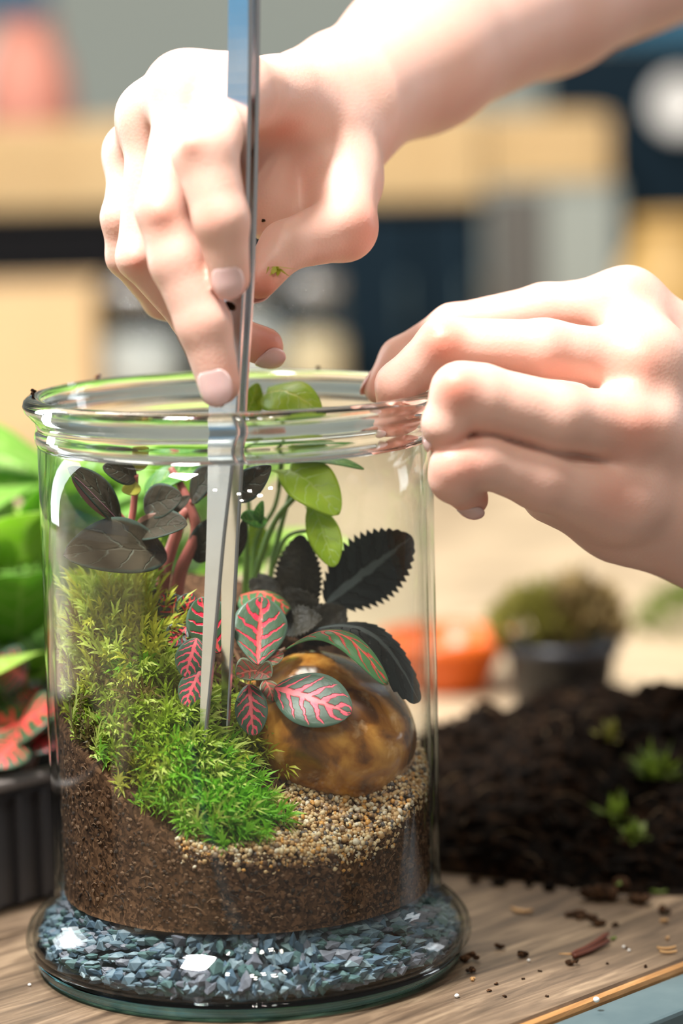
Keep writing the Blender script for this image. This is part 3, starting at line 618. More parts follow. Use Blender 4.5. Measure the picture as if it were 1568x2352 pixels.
fr_out = [(.0705-.0028, .0072), (.0720-.0028, .0085), (.0728-.0028, .0095), (.0728-.0028, .0115), (.0716-.0028, .0145), (.069-.0028, .0175), (.0660-.0026, .0200), (.0640-.0026, .0222), (.0622-.0016, .0246)]
def stone_mesh(i, s): return blob(s, s*rng.uniform(.55, .9), s*rng.uniform(.4, .7), 1, .42, i, 4)
stones = []
for a in np.arange(math.pi-.35, 2*math.pi+.35, .0021):
    pass
cnt = 0; stuffmb = MB(); protos = []
for i in range(10):
    v, f = stone_mesh(i+50, .0036)
    o = obj('stone', v, f, gm[i % 5], gr, smooth=False, origin=(0, 0, 0)); protos.append(o); o.location = (0, 0, -.0+.002)
used = 0
cands = []
for k in range(1500):
    a = rng.uniform(math.pi-.45, 2*math.pi+.45); t = rng.uniform(0, 1); q = t*(len(fr_out)-1); i0 = min(int(q), len(fr_out)-2); u_ = q-i0
    r = fr_out[i0][0]*(1-u_)+fr_out[i0+1][0]*u_-.0020; z = fr_out[i0][1]*(1-u_)+fr_out[i0+1][1]*u_
    cands.append((a, r-rng.uniform(0, .0016), z))
cands.sort(key=lambda c: math.sin(c[0]))
for k, (a, r, z) in enumerate(cands):
    rot = tuple(rng.uniform(0, 6.28, 3)); sc = rng.uniform(.45, 1.0); loc = Vector((r*math.cos(a), r*math.sin(a), z))
    if k < 290:
        if k < 10: o = protos[k]; o.location = loc-WL[gr.name]; o.rotation_euler = rot; o.scale = (sc,)*3
        else: o = inst(protos[k % 10], 'stone', loc, rot, sc, gr)
    else:
        me = protos[k % 10].data; from_e = Matrix.Translation(loc) @ (Vector((0, 0, 0)) and Matrix() or Matrix.Rotation(rot[0], 4, 'X') @ Matrix.Rotation(rot[1], 4, 'Y') @ Matrix.Rotation(rot[2], 4, 'Z')) @ Matrix.Scale(sc, 4)
        stuffmb.add([from_e @ v_.co for v_ in me.vertices], [tuple(p.vertices) for p in me.polygons], fm=k % 5)
tag(stuffmb.build('small_stones', gm[0], gr, smooth=False, mats=gm), kind='stuff')
# ------------------------------------------------------------------ sand
scol = ((.66, .43, .20), (.76, .58, .34), (.50, .28, .11), (.70, .34, .08), (.32, .21, .13), (.82, .70, .52), (.13, .11, .10))
sm = [solid('sand_grain_%s' % n_, c, .5, noise=(tuple(q*.75 for q in c), 900, .5)) for n_, c in zip(('tan', 'cream', 'brown', 'amber', 'umber', 'white', 'black'), scol)]
def in_sand(x, y):
    # right of the line along the moss and the rock
    pts = ((-.026, -.062), (-.014, -.052), (.010, -.036), (.030, -.02), (.045, .0), (.046, .03), (.04, .06))
    for (x0, y0), (x1, y1) in zip(pts[:-1], pts[1:]):
        if y0 <= y <= y1: return x > x0+(x1-x0)*(y-y0)/(y1-y0)
    return False
sd = thing('sand_layer', (.03, -.03, g1(.03, -.03)), 'path of coarse tan sand grains in front of the brown stone', 'sand')
gp = []
for i in range(12):
    v, f = blob(.00105, .00105*rng.uniform(.7, 1), .00105*rng.uniform(.65, .95), 1, .25, i+900, 4)
    o = obj('grain', v, f, sm[(0, 1, 2, 3, 0, 1, 4, 5, 1, 0, 2, 6)[i]], sd, smooth=True, origin=(0, 0, 0)); gp.append(o)
pts = []
while len(pts) < 4200:
    x, y = rng.uniform(-.03, .062), rng.uniform(-.062, .045)
    if math.hypot(x, y) < .0607 and in_sand(x+rng.normal(0, .0015), y): pts.append((x, y, g1(x, y)+rng.uniform(-.0004, .0022)))
for k in range(900):     # grains against the glass, forming the visible band edge
    a = rng.uniform(math.pi*1.36, 2*math.pi+.2); x, y = .0607*math.cos(a), .0607*math.sin(a)
    if in_sand(x, y): pts.append((x, y, g1(x, y)+rng.uniform(-.0035 if rng.uniform() < .8 else -.006, .002)))
pts.sort(key=lambda p: p[1]-p[2]*.3)
smb = MB()
for k, p in enumerate(pts):
    rot = tuple(rng.uniform(0, 6.28, 3)); sc = rng.uniform(.55, 1.15)*(1.25 if rng.uniform() < .06 else 1)
    if k < 290:
        if k < 12: o = gp[k]; o.location = Vector(p)-WL[sd.name]; o.rotation_euler = rot; o.scale = (sc,)*3
        else: inst(gp[int(rng.integers(0, 12))], 'grain', p, rot, sc, sd)
    else:
        me = gp[int(rng.integers(0, 12))].data; mt = Matrix.Translation(p) @ Matrix.Rotation(rot[0], 4, 'X') @ Matrix.Rotation(rot[1], 4, 'Y') @ Matrix.Scale(sc, 4)
        smb.add([mt @ v_.co for v_ in me.vertices], [tuple(q.vertices) for q in me.polygons], fm=sm.index(me.materials[0]))
tag(smb.build('fine_grains', sm[0], sd, smooth=True, mats=sm), kind='stuff')
# ------------------------------------------------------------------ polished stone
m, nt, N, L, b = nmat('amber_pebble'); M['pebble'] = m
g = N.new('ShaderNodeTexCoord'); n1 = N.new('ShaderNodeTexNoise'); n1.inputs['Scale'].default_value = 85; n1.inputs['Detail'].default_value = 9; n1.inputs['Distortion'].default_value = .5; L.new(g.outputs['Object'], n1.inputs['Vector'])
r = N.new('ShaderNodeValToRGB'); e = r.color_ramp.elements; e[0].position = .24; e[0].color = (.045, .018, .006, 1); e[1].position = .66; e[1].color = (.66, .32, .06, 1); k = e.new(.38); k.color = (.17, .06, .010, 1); k = e.new(.50); k.color = (.40, .155, .022, 1)
L.new(n1.outputs['Fac'], r.inputs[0])
n2 = N.new('ShaderNodeTexNoise'); n2.inputs['Scale'].default_value = 160; n2.inputs['Detail'].default_value = 3; L.new(g.outputs['Object'], n2.inputs['Vector'])
r2 = N.new('ShaderNodeValToRGB'); r2.color_ramp.elements[0].position = .60; r2.color_ramp.elements[1].position = .75; r2.color_ramp.elements[1].color = (.5, .4, .25, 1); r2.color_ramp.elements[0].color = (0, 0, 0, 1); L.new(n2.outputs['Fac'], r2.inputs[0])
mx = N.new('ShaderNodeMix'); mx.data_type = 'RGBA'; mx.blend_type = 'ADD'; mx.inputs[0].default_value = .5; L.new(r.outputs[0], mx.inputs[6]); L.new(r2.outputs[0], mx.inputs[7])
L.new(mx.outputs[2], b.inputs['Base Color']); b.inputs['Roughness'].default_value = .17; b.inputs['Coat Weight'].default_value = .3; b.inputs['Coat Roughness'].default_value = .1
b.inputs['Subsurface Weight'].default_value = .08; b.inputs['Subsurface Radius'].default_value = (1, .45, .12); b.inputs['Subsurface Scale'].default_value = .006
c0 = P(735, 1690, -.004); rx, rz = rad(212, c0), rad(178, c0)
bm = bmesh.new(); bmesh.ops.create_icosphere(bm, subdivisions=5, radius=1); V = []
for q in bm.verts:
    p = q.co.copy(); s = 1+.05*math.sin(2.1*p.x+1.3*p.z+.4)+.04*math.sin(3.1*p.z-1.2*p.y)+.018*math.sin(6*p.x+4*p.z)
    x, y, z = p.x*rx*s, p.y*.033*s, p.z*rz*s
    a = -.30; V.append((c0.x+x*math.cos(a)-z*math.sin(a), c0.y+y, c0.z+x*math.sin(a)+z*math.cos(a)))
F = [[q.index for q in fa.verts] for fa in bm.faces]; bm.free()
tag(obj('river_stone', V, F, M['pebble']), 'polished amber brown river stone half buried in the sand inside the jar', 'stone')
# ------------------------------------------------------------------ moss
def mossmat(nme, c1, c2, tr): return solid(nme, c1, .5, noise=(c2, 120, .7), trans=(tr, .35), spec=.35)
M['mossA'] = mossmat('moss_olive', (.28, .32, .02), (.58, .56, .07), (.58, .62, .06))
M['mossB'] = mossmat('moss_green', (.15, .28, .012), (.40, .50, .05), (.45, .62, .05))
M['mossC'] = mossmat('moss_bright', (.07, .34, .010), (.34, .60, .05), (.30, .75, .04))
M['mossT'] = mossmat('moss_pale_tip', (.45, .56, .10), (.66, .72, .20), (.6, .75, .12))
M['mossD'] = mossmat('moss_brown', (.10, .065, .02), (.18, .14, .035), (.2, .15, .03))
def sprig(mb, p, d, L, r, nl, lw, fm, wild=.55, ll=.0042):
    """one moss shoot: thin stem with radiating needle leaflets"""
    d = d.normalized(); s1 = d.orthogonal().normalized(); s2 = d.cross(s1)
    bend = Vector((r.normal(0, .25), r.normal(0, .25), 0))
    for i in range(nl):
        t = (i+.5)/nl; a = i*2.4+r.uniform(0, .5); o = Vector(p)+d*L*t+bend*L*t*t*.5
        out = s1*math.cos(a)+s2*math.sin(a); up_ = d*(.45+1.0*t)+bend*t*.5
        dr = (out*wild*(1.15-.5*t)+up_*.75).normalized(); l = ll*(.7+.5*t)*r.uniform(.75, 1.25); sdv = dr.cross(d); sdv = (sdv.normalized() if sdv.length > 1e-4 else s1)*lw
        tip = o+dr*l-Vector((0, 0, l*.22)); mid = o+dr*l*.45
        mb.add([o-sdv*.5, o+sdv*.5, mid+sdv, tip, mid-sdv], [(0, 1, 2, 4), (4, 2, 3)], fm=fm)
def moss(name, centers, n, L, mats, label, seed, lean=(0, -.35, 1), nl=17, lw=.00035, ll=.0042, wild=.55):
    r = np.random.default_rng(seed); mb = MB(); k = 0
    while k < n:
        px, py, y, sx, sy = centers[int(r.integers(0, len(centers)))]
        c = P(px, py, y)
        if k % 9 == 0 or k == 0: hub = Vector((c.x+r.normal(0, sx), c.y+r.normal(0, sy), 0)); tone = int(r.choice(len(mats), p=[.62]+[.38/(len(mats)-1)]*(len(mats)-1)))
        off = Vector((r.normal(0, .0022), r.normal(0, .0022), 0)); x, yy = hub.x+off.x, hub.y+off.y
        if math.hypot(hub.x, hub.y) > .0585: hub *= .0575/math.hypot(hub.x, hub.y)
        if math.hypot(x, yy) > .0595: continue
        z = g1(x, yy)-.001; nn = gn(x, yy); d = nn*.9+Vector(lean)*.55+off*260+Vector((r.normal(0, .2), r.normal(0, .2), r.normal(0, .15)))
        if math.hypot(x, yy) > .054: d = d+Vector((-x, -yy, 0))*14
        sprig(mb, (x, yy, z), d, L*r.uniform(.6, 1.2), r, nl, lw, tone if r.uniform() < .8 else len(mats)-1, wild, ll); k += 1
    for i, q in enumerate(mb.v):     # stay inside the glass
        h = math.hypot(q[0], q[1])
        if h > .0619: mb.v[i] = (q[0]*.0619/h, q[1]*.0619/h, q[2])
    o = mb.build(name, mats[0], None, smooth=False, mats=mats); return tag(o, label, 'moss', kind='stuff')
moss('moss_clump', ((180, 1470, -.012, .008, .008), (250, 1440, .002, .011, .010), (150, 1560, -.018, .006, .008), (290, 1450, .000, .006, .008)), 230, .015, [M['mossA'], M['mossB'], M['mossD'], M['mossT']], 'tall olive green moss clump at the upper left under the purple leaves', 21, (0, -.2, 1.2), 22, .00048, .0064, .5)
moss('moss_clump', ((230, 1560, -.025, .010, .007), (330, 1560, -.024, .010, .007), (300, 1640, -.034, .012, .006), (375, 1650, -.034, .007, .006), (200, 1640, -.034, .009, .006)), 330, .0085, [M['mossB'], M['mossA'], M['mossC'], M['mossD'], M['mossT']], 'feathery green moss carpet on the middle of the slope left of the tweezers', 22, nl=22, lw=.0005, ll=.0062, wild=.8)
moss('moss_clump', ((440, 1810, -.048, .010, .005), (500, 1848, -.047, .008, .005), (480, 1760, -.042, .009, .005), (400, 1730, -.043, .008, .005), (556, 1886, -.047, .005, .004)), 320, .0085, [M['mossC'], M['mossB'], M['mossC'], M['mossT']], 'bright green moss tuft at the front beside the sand path', 23, (.15, -.45, .9), nl=22, lw=.0005, ll=.0060, wild=.75)
moss('moss_clump', ((565, 1690, -.022, .0035, .003), (545, 1650, -.018, .003, .003)), 46, .009, [M['mossA'], M['mossB'], M['mossT']], 'small yellow green moss tuft under the lowest red veined leaf', 24, (.1, -.5, .9), nl=20, lw=.0005, ll=.0055, wild=.7)
# ------------------------------------------------------------------ leaves
def leaf(name, parent, base, tip, width, nrm, mat, bend=0.0, fold=0.0, cup=0.0, wave=0.0, serr=0.0, nserr=12, peak=.45, twist=0.0, thick=.00035, nu=30, nv=12, sharp=.75, cord=0.0, roll=0.0, label=None):
    base, tip = Vector(base), Vector(tip); ax = tip-base; Ln = ax.length; ax.normalize()
    n = Vector(nrm); n = (n-ax*n.dot(ax)).normalized(); sd = ax.cross(n).normalized()
    V = []; UV = []; pk = math.log(.5)/math.log(peak)
    for i in range(nu+1):
        t = i/nu; wprof = math.sin(math.pi*t**pk)**sharp if 0 < t < 1 else 0
        if cord: wprof = max(wprof, cord*(1-t/.25) if t < .25 else 0)
        for j in range(nv+1):
            s = j/nv*2-1
            wl = width*.5*wprof*(1+(serr*(((t*nserr) % 1)-.3) if serr and abs(s) > .85 else 0))+.0003
            tw = twist*t; ca, sa = math.cos(tw), math.sin(tw)
            off = s*wl; hgt = fold*abs(s)*wl+cup*s*s*wl+wave*math.sin(9*t+s*2)*wl*abs(s)
            if roll: hgt += roll*wl*(1-math.cos(s*2.2)); off = wl*math.sin(s*(1+roll*.6))/math.sin(1+roll*.6) if roll < .9 else off
            p = base+ax*Ln*t-(ax*(cord*width*.35*abs(s)*(1-t/.25)) if cord and t < .25 else Vector())+n*(bend*Ln*math.sin(math.pi*t)*1.0+hgt*ca-off*sa)+sd*(off*ca+hgt*sa)
            V.append(p); UV.append((t, (s+1)/2))
    F = [(i*(nv+1)+j, i*(nv+1)+j+1, (i+1)*(nv+1)+j+1, (i+1)*(nv+1)+j) for i in range(nu) for j in range(nv)]
    o = obj(name, V, F, mat, parent, True, uv=UV)
    sm_ = o.modifiers.new('thickness', 'SOLIDIFY'); sm_.thickness = thick; sm_.offset = 0
    return tag(o, label)
def lpx(name, parent, b, t, wpx, mat, nrm=(0, -1, .25), **k):
    B, T = P(*b), P(*t); return leaf(name, parent, B, T, rad(wpx, B)*2, nrm, mat, **k)
def stem(parent, pts, r0, r1, mat, name='stem', n=22, label=None):
    W3 = spline([P(*p) for p in pts], n); k = len(W3)
    v, f = tube(W3, [r0+(r1-r0)*i/(k-1) for i in range(k)], 9); return tag(obj(name, v, f, mat, parent), label)
M['fit'] = veined('red_nerve_leaf', (.030, .075, .035), (.06, .12, .05), (.80, .10, .09), (.80, .02, .06), 5.2, .40, 1.45, rim=(.10, .17, .12))
M['fitpink'] = veined('pink_nerve_leaf', (.040, .085, .050), (.09, .15, .09), (.90, .17, .19), (.92, .10, .16), 5.6, .47, 1.6, rim=(.12, .20, .15))
M['fitsmall'] = veined('young_nerve_leaf', (.16, .13, .07), (.24, .18, .10), (.62, .20, .14), (.6, .08, .07), 3.5, .42, 1.2, rim=(.28, .36, .24))
M['fitdark'] = veined('dark_nerve_leaf', (.018, .035, .022), (.03, .05, .03), (.62, .04, .05), (.7, .02, .05), 4.5, .38, 1.5, rim=(.03, .06, .04))
M['fitgreen'] = veined('side_nerve_leaf', (.045, .15, .05), (.09, .22, .07), (.75, .13, .08), (.6, .06, .05), 6, .30, 1.4, rim=(.10, .28, .11))
M['fitstem'] = solid('nerve_plant_stem', (.25, .09, .06), .5, noise=((.16, .12, .05), 200, .5))
fb = P(592, 1545, -.016); fbz = g1(fb.x, -.006)
fp = thing('red_veined_plant', (fb.x, -.006, fbz), 'nerve plant with round dark green leaves and red veins beside the brown stone', 'plant')
for pts in (((596, 1660, -.008), (594, 1600, -.014), (592, 1540, -.02)), ((592, 1590, -.014), (530, 1560, -.012), (465, 1540, -.016)), ((592, 1580, -.016), (615, 1585, -.022), (640, 1588, -.026)), ((590, 1640, -.008), (540, 1500, .0), (470, 1460, -.002)), ((470, 1460, -.002), (440, 1440, -.008), (415, 1425, -.010)), ((592, 1560, -.014), (625, 1510, -.006), (655, 1490, -.004))): stem(fp, pts, .0009, .0007, M['fitstem'])
lpx('leaf', fp, (592, 1528, -.024), (600, 1371, -.010), 62, M['fit'], (0.05, -1, .35), bend=-.03, cup=-.10, fold=.12, peak=.58, sharp=.62, label='upright oval leaf with red veins')
lpx('leaf', fp, (630, 1580, -.028), (806, 1640, -.040), 68, M['fitpink'], (.05, -1, .75), bend=.04, cup=-.12, fold=.10, peak=.52, sharp=.60, label='large oval leaf with pink veins lying over the stone')
lpx('leaf', fp, (572, 1572, -.028), (583, 1690, -.036), 36, M['fitpink'], (-.1, -1, .55), bend=.05, cup=-.15, fold=.1, peak=.5, sharp=.6)
lpx('leaf', fp, (590, 1541, -.027), (542, 1552, -.032), 30, M['fitsmall'], (0, -.9, .7), bend=.1, cup=.2, fold=.2, peak=.55, sharp=.6, label='young pale leaf at the centre')
lpx('leaf', fp, (588, 1545, -.028), (622, 1556, -.034), 28, M['fitsmall'], (0, -.9, .7), bend=.1, cup=.2, fold=.2, peak=.55, sharp=.6, label='young pale leaf at the centre')
lpx('leaf', fp, (598, 1525, -.022), (650, 1500, -.018), 19, M['fitsmall'], (.1, -.8, .6), bend=.1, peak=.5)
lpx('leaf', fp, (608, 1562, -.022), (628, 1612, -.026), 22, M['fitsmall'], (.3, -.8, .3), bend=.1, peak=.5)
lpx('leaf', fp, (552, 1368, .006), (664, 1402, .000), 54, M['fitgreen'], (.1, -.45, 1), bend=.22, cup=-.4, fold=-.25, peak=.5, sharp=.5, label='folded leaf seen from its edge behind the upright one')
lpx('leaf', fp, (505, 1500, -.022), (460, 1372, -.018), 52, M['fit'], (-.1, -1, .3), bend=.03, cup=-.15, peak=.55, sharp=.6)
lpx('leaf', fp, (452, 1466, -.032), (426, 1556, -.036), 36, M['fitpink'], (-.25, -1, .4), bend=.05, cup=-.2, fold=.1, peak=.5, sharp=.6)
lpx('leaf', fp, (462, 1536, -.036), (425, 1622, -.040), 34, M['fitpink'], (-.3, -1, .5), bend=.06, cup=-.2, peak=.5, sharp=.6)
lpx('leaf', fp, (415, 1425, -.008), (372, 1366, -.006), 32, M['fitdark'], (-.1, -1, .4), bend=.05, fold=.15, peak=.5, sharp=.7, label='small dark leaf with thin red veins')
lpx('leaf', fp, (420, 1425, -.010), (440, 1362, -.008), 26, M['fitdark'], (.1, -1, .5), bend=.05, fold=.15, peak=.5, sharp=.7)
lpx('leaf', fp, (430, 1440, -.016), (386, 1480, -.018), 28, M['fitdark'], (-.1, -1, .5), bend=.05, fold=.15, peak=.5, sharp=.7)
lpx('leaf', fp, (655, 1492, -.016), (890, 1572, -.038), 30, M['fitgreen'], (.45, -.55, 1), bend=.30, cup=-.35, peak=.6, sharp=.55, twist=.25, nu=40, label='long arching leaf bending to the right over the stone')
# dark serrated plant
M['serr'] = solid('dark_serrated_leaf', (.007, .009, .007), .5, noise=((.045, .035, .018), 150, .55), bump=.8, bscale=420, spec=.25)
M['serrlit'] = veined('dark_leaf_with_grey_ribs', (.007, .010, .009), (.02, .027, .024), (.075, .092, .088), (.010, .013, .011), 6.5, .55, 1.3, rough=.5, translucent=.02, bump=1, spec=.22)
M['bluetip'] = solid('blue_green_leaf_tip', (.01, .07, .10), .4)
M['darkstem'] = solid('dark_leaf_stem', (.05, .03, .02), .6)
q0 = P(700, 1480, .022)
sp_ = thing('serrated_plant', (q0.x, .022, g1(q0.x, .022)), 'dark plant with toothed blackish leaves at the right behind the stone', 'plant')
for pts in (((720, 1500, .022), (735, 1450, .020), (765, 1395, .014)), ((710, 1500, .022), (700, 1440, .02), (695, 1390, .018)), ((715, 1500, .022), (730, 1475, .012), (755, 1460, .006)), ((705, 1500, .022), (680, 1440, .024), (640, 1400, .026))): stem(sp_, pts, .0014, .0010, M['darkstem'])
lpx('leaf', sp_, (748, 1385, .012), (945, 1232, .006), 72, M['serrlit'], (-.10, -1, .10), bend=-.10, cup=.15, serr=.30, nserr=17, peak=.48, sharp=.62, wave=.06, nu=84, nv=14, label='large toothed leaf pointing up to the right')
lpx('leaf', sp_, (690, 1420, .016), (690, 1228, .020), 52, M['serr'], (-.2, -1, .2), bend=.06, fold=.3, serr=.2, nserr=16, peak=.45, sharp=.65, nu=80, label='upright dark leaf')
lpx('leaf', sp_, (690, 1455, .002), (962, 1612, -.018), 58, M['serrlit'], (.55, -.6, .8), bend=.30, cup=-.3, serr=.2, nserr=15, peak=.6, sharp=.55, nu=80, wave=.05, label='drooping dark leaf hanging over the stone to the glass')
lpx('leaf', sp_, (720, 1470, .008), (655, 1350, .010), 50, M['serr'], (.1, -1, .3), bend=.05, fold=.2, serr=.2, nserr=10, peak=.5, nu=60)
lpx('leaf', sp_, (705, 1480, .004), (790, 1395, .010), 46, M['serr'], (.1, -1, .4), bend=.06, fold=.2, serr=.2, nserr=10, peak=.5, nu=60)
lpx('leaf', sp_, (650, 1420, .006), (575, 1330, .012), 32, M['serr'], (.1, -.8, .6), bend=.12, fold=.2, serr=.15, nserr=10, peak=.5, nu=60)
lpx('leaf', sp_, (650, 1400, .010), (592, 1318, .016), 20, M['serr'], (.3, -.8, .4), bend=.1, fold=.3, serr=.1, nserr=10, peak=.5, nu=60)
lpx('leaf', sp_, (650, 1455, .002), (740, 1420, .000), 40, M['serr'], (0, -.7, .8), bend=.15, fold=.2, serr=.2, nserr=10, peak=.5, nu=60)
# arrowhead plant (light green)
M['lime'] = veined('lime_arrow_leaf', (.30, .52, .02), (.48, .62, .04), (.52, .66, .12), (.5, .66, .2), 5, .14, 1.2, translucent=.35, bump=.25)
M['limevar'] = veined('mottled_lime_leaf', (.10, .36, .015), (.58, .66, .07), (.60, .66, .14), (.4, .55, .12), 6, .2, 1.2, translucent=.3, bump=.3)
M['limedark'] = veined('fresh_green_leaf', (.04, .20, .02), (.10, .30, .03), (.25, .45, .08), (.3, .5, .1), 5, .14, 1.2, translucent=.25, bump=.3)
M['limestem'] = solid('green_stem', (.13, .27, .04), .4, noise=((.22, .36, .07), 80, .5), trans=((.3, .5, .08), .2))
a0 = P(595, 1400, .03)
ap = thing('arrowhead_plant', (a0.x, .03, g1(a0.x, .03)), 'tall light green arrowhead plant rising to the jar lip behind the tweezers', 'plant')
for pts, r0, r1 in ((((578, 1400, .03), (590, 1310, .03), (630, 1200, .026), (690, 1128, .02)), .0013, .0009), (((612, 1400, .03), (625, 1300, .03), (650, 1190, .03), (682, 1080, .028)), .0011, .0008), (((580, 1400, .034), (585, 1250, .036), (632, 1160, .036), (650, 1050, .036)), .0010, .0007), (((560, 1400, .028), (565, 1290, .028), (566, 1220, .026)), .0011, .0008), (((628, 1300, .03), (660, 1232, .026), (738, 1216, .018)), .0008, .0006), (((575, 1400, .04), (572, 1180, .042), (566, 1090, .042), (590, 960, .04)), .0009, .0006), (((640, 1120, .036), (648, 1020, .034), (650, 950, .03)), .0008, .0006)): stem(ap, pts, r0, r1, M['limestem'])
lpx('leaf', ap, (664, 1078, .014), (778, 1182, .004), 56, M['lime'], (.35, -1, .35), bend=.14, fold=.12, peak=.42, sharp=.65, cord=.6, wave=.05, label='heart shaped lime leaf')
lpx('leaf', ap, (722, 1168, .010), (768, 1302, .002), 36, M['lime'], (.25, -1, .1), bend=.05, fold=-.2, peak=.45, sharp=.6, twist=.5, cord=.5, label='hanging arrow shaped lime leaf')
lpx('leaf', ap, (560, 965, .02), (592, 880, .024), 26, M['limevar'], (.5, -1, .3), bend=.05, fold=.25, peak=.4, sharp=.7, label='narrow folded leaf above the lip')
lpx('leaf', ap, (612, 905, .022), (735, 948, .008), 54, M['limevar'], (.0, -.75, .8), bend=.20, cup=-.3, peak=.4, sharp=.6, cord=.5, label='mottled leaf above the lip')
lpx('leaf', ap, (560, 1020, .012), (770, 1030, .004), 36, M['limedark'], (0, -.5, 1), bend=.06, fold=.1, peak=.4)
lpx('leaf', ap, (655, 1060, .02), (835, 1078, .006), 22, M['limedark'], (.1, -.45, 1), bend=.08, fold=.12, peak=.4)
lpx('leaf', ap, (612, 1196, .014), (552, 1190, .004), 22, M['limedark'], (0, -.8, .5), bend=-.1, fold=.5, peak=.5, label='small curled leaf beside the tweezers')
lpx('leaf', ap, (600, 1200, .012), (603, 1150, .010), 11, M['limedark'], (-.4, -1, .2), bend=.2, fold=.5, peak=.5)
lpx('leaf', ap, (592, 1200, .036), (588, 1285, .038), 28, M['lime'], (-.2, -1, .1), bend=.05, peak=.5, sharp=.6)
# purple-green plant with a pink stem
M['purp'] = veined('purple_green_leaf', (.022, .022, .014), (.065, .050, .032), (.05, .042, .028), (.09, .10, .075), 4, .10, 1.2, translucent=.08, bump=.7, rough=.55, spec=.15, rim=(.045, .07, .055))
M['purpun'] = solid('mauve_leaf_underside', (.22, .10, .13), .5, noise=((.30, .15, .19), 90, .5), trans=((.3, .12, .15), .15))
M['pinkstem'] = solid('pink_stem', (.42, .13, .11), .4, noise=((.30, .09, .06), 80, .5), sss=.2)
M['sprout'] = solid('yellow_green_sprout', (.35, .33, .04), .5, trans=((.5, .5, .06), .3))
M['brownpink'] = solid('brown_pink_leaf', (.22, .10, .075), .5, noise=((.30, .17, .12), 90, .5), trans=((.3, .12, .1), .15))
b0 = P(400, 1375, .012)
pp = thing('pink_stemmed_plant', (b0.x, .012, g1(b0.x, .012)), 'plant with pink stem and dark purple green leaves at the upper left', 'plant')
stem(pp, ((400, 1400, .012), (415, 1310, .012), (450, 1225, .010), (434, 1160, .010), (412, 1110, .012), (392, 1075, .014)), .0026, .0011, M['pinkstem'], n=34)
stem(pp, ((365, 1390, .012), (378, 1310, .012), (395, 1255, .012), (418, 1190, .010), (434, 1168, .010)), .0027, .0015, M['pinkstem'])
stem(pp, ((375, 1320, .012), (330, 1240, .004), (280, 1190, .0), (250, 1150, -.002)), .0013, .0009, M['pinkstem'])
stem(pp, ((300, 1205, .002), (308, 1150, .002), (310, 1090, .0)), .0012, .0012, M['pinkstem'])
stem(pp, ((432, 1158, .010), (460, 1140, .008), (520, 1100, .004)), .0012, .0009, M['pinkstem'])
stem(pp, ((360, 1352, .012), (320, 1365, .008), (285, 1352, .004)), .0020, .0006, M['darkstem'])
lpx('leaf', pp, (382, 1272, .0), (146, 1276, -.022), 70, M['purp'], (.05, -.85, .55), bend=.10, fold=.28, peak=.5, sharp=.62, label='largest dark leaf pointing left')
lpx('leaf', pp, (276, 1206, -.006), (156, 1074, -.016), 38, M['purp'], (.65, -.65, .5), bend=.08, fold=.22, peak=.5, sharp=.65, label='dark leaf pointing up to the left')
lpx('leaf', pp, (270, 1200, -.007), (166, 1094, -.017), 14, M['purpun'], (-.6, -1, .0), bend=.06, peak=.5, sharp=.6, label='mauve underside of the leaf')
lpx('leaf', pp, (312, 1098, .0), (236, 1072, -.008), 26, M['purp'], (0, -1, .4), bend=.1, fold=.15, peak=.45, sharp=.6)
lpx('leaf', pp, (330, 1165, .004), (418, 1140, -.002), 40, M['purp'], (0, -1, .5), bend=.08, fold=.12, peak=.45, sharp=.6)
lpx('leaf', pp, (436, 1140, .006), (360, 1196, .0), 14, M['purp'], (.3, -.8, .6), bend=.05, fold=.2, peak=.5)
lpx('leaf', pp, (316, 1225, .0), (430, 1205, -.008), 42, M['purp'], (.05, -.7, .7), bend=.06, fold=.3, peak=.45, sharp=.6)
lpx('leaf', pp, (314, 1212, .002), (420, 1196, -.002), 26, M['brownpink'], (.0, -1, .1), bend=.1, peak=.4, sharp=.6, label='brownish pink leaf')
lpx('leaf', pp, (440, 1150, .008), (505, 1075, -.002), 36, M['purp'], (-.3, -.8, .6), bend=.08, fold=.2, peak=.5, sharp=.6)
lpx('leaf', pp, (530, 1140, .0), (622, 1070, -.008), 34, M['purp'], (.2, -1, .2), bend=.06, fold=.25, peak=.4, sharp=.7, label='dark leaf right of the tweezers')
lpx('leaf', pp, (450, 1290, .012), (500, 1190, .006), 34, M['purp'], (-.2, -1, .2), bend=.06, fold=.2, peak=.5, sharp=.6)
lpx('leaf', pp, (535, 1290, .014), (562, 1190, .010), 14, M['purp'], (.3, -1, .1), bend=.06, fold=.2, peak=.5)
lpx('leaf', pp, (322, 1120, .0), (280, 1128, -.004), 18, M['sprout'], (0, -1, .5), bend=.1, fold=.2, peak=.5, label='yellow green sprout')
lpx('leaf', pp, (318, 1245, -.006), (300, 1275, -.010), 10, M['sprout'], (0, -1, .5), bend=.1, peak=.5)
lpx('leaf', pp, (332, 1130, .012), (478, 1075, .018), 30, M['limedark'], (-.1, -.7, .8), bend=.12, fold=.2, peak=.4, label='fresh green leaf')
lpx('leaf', pp, (310, 1080, .0), (335, 1035, -.004), 18, M['sprout'], (0, -1, .3), bend=.05, peak=.5)
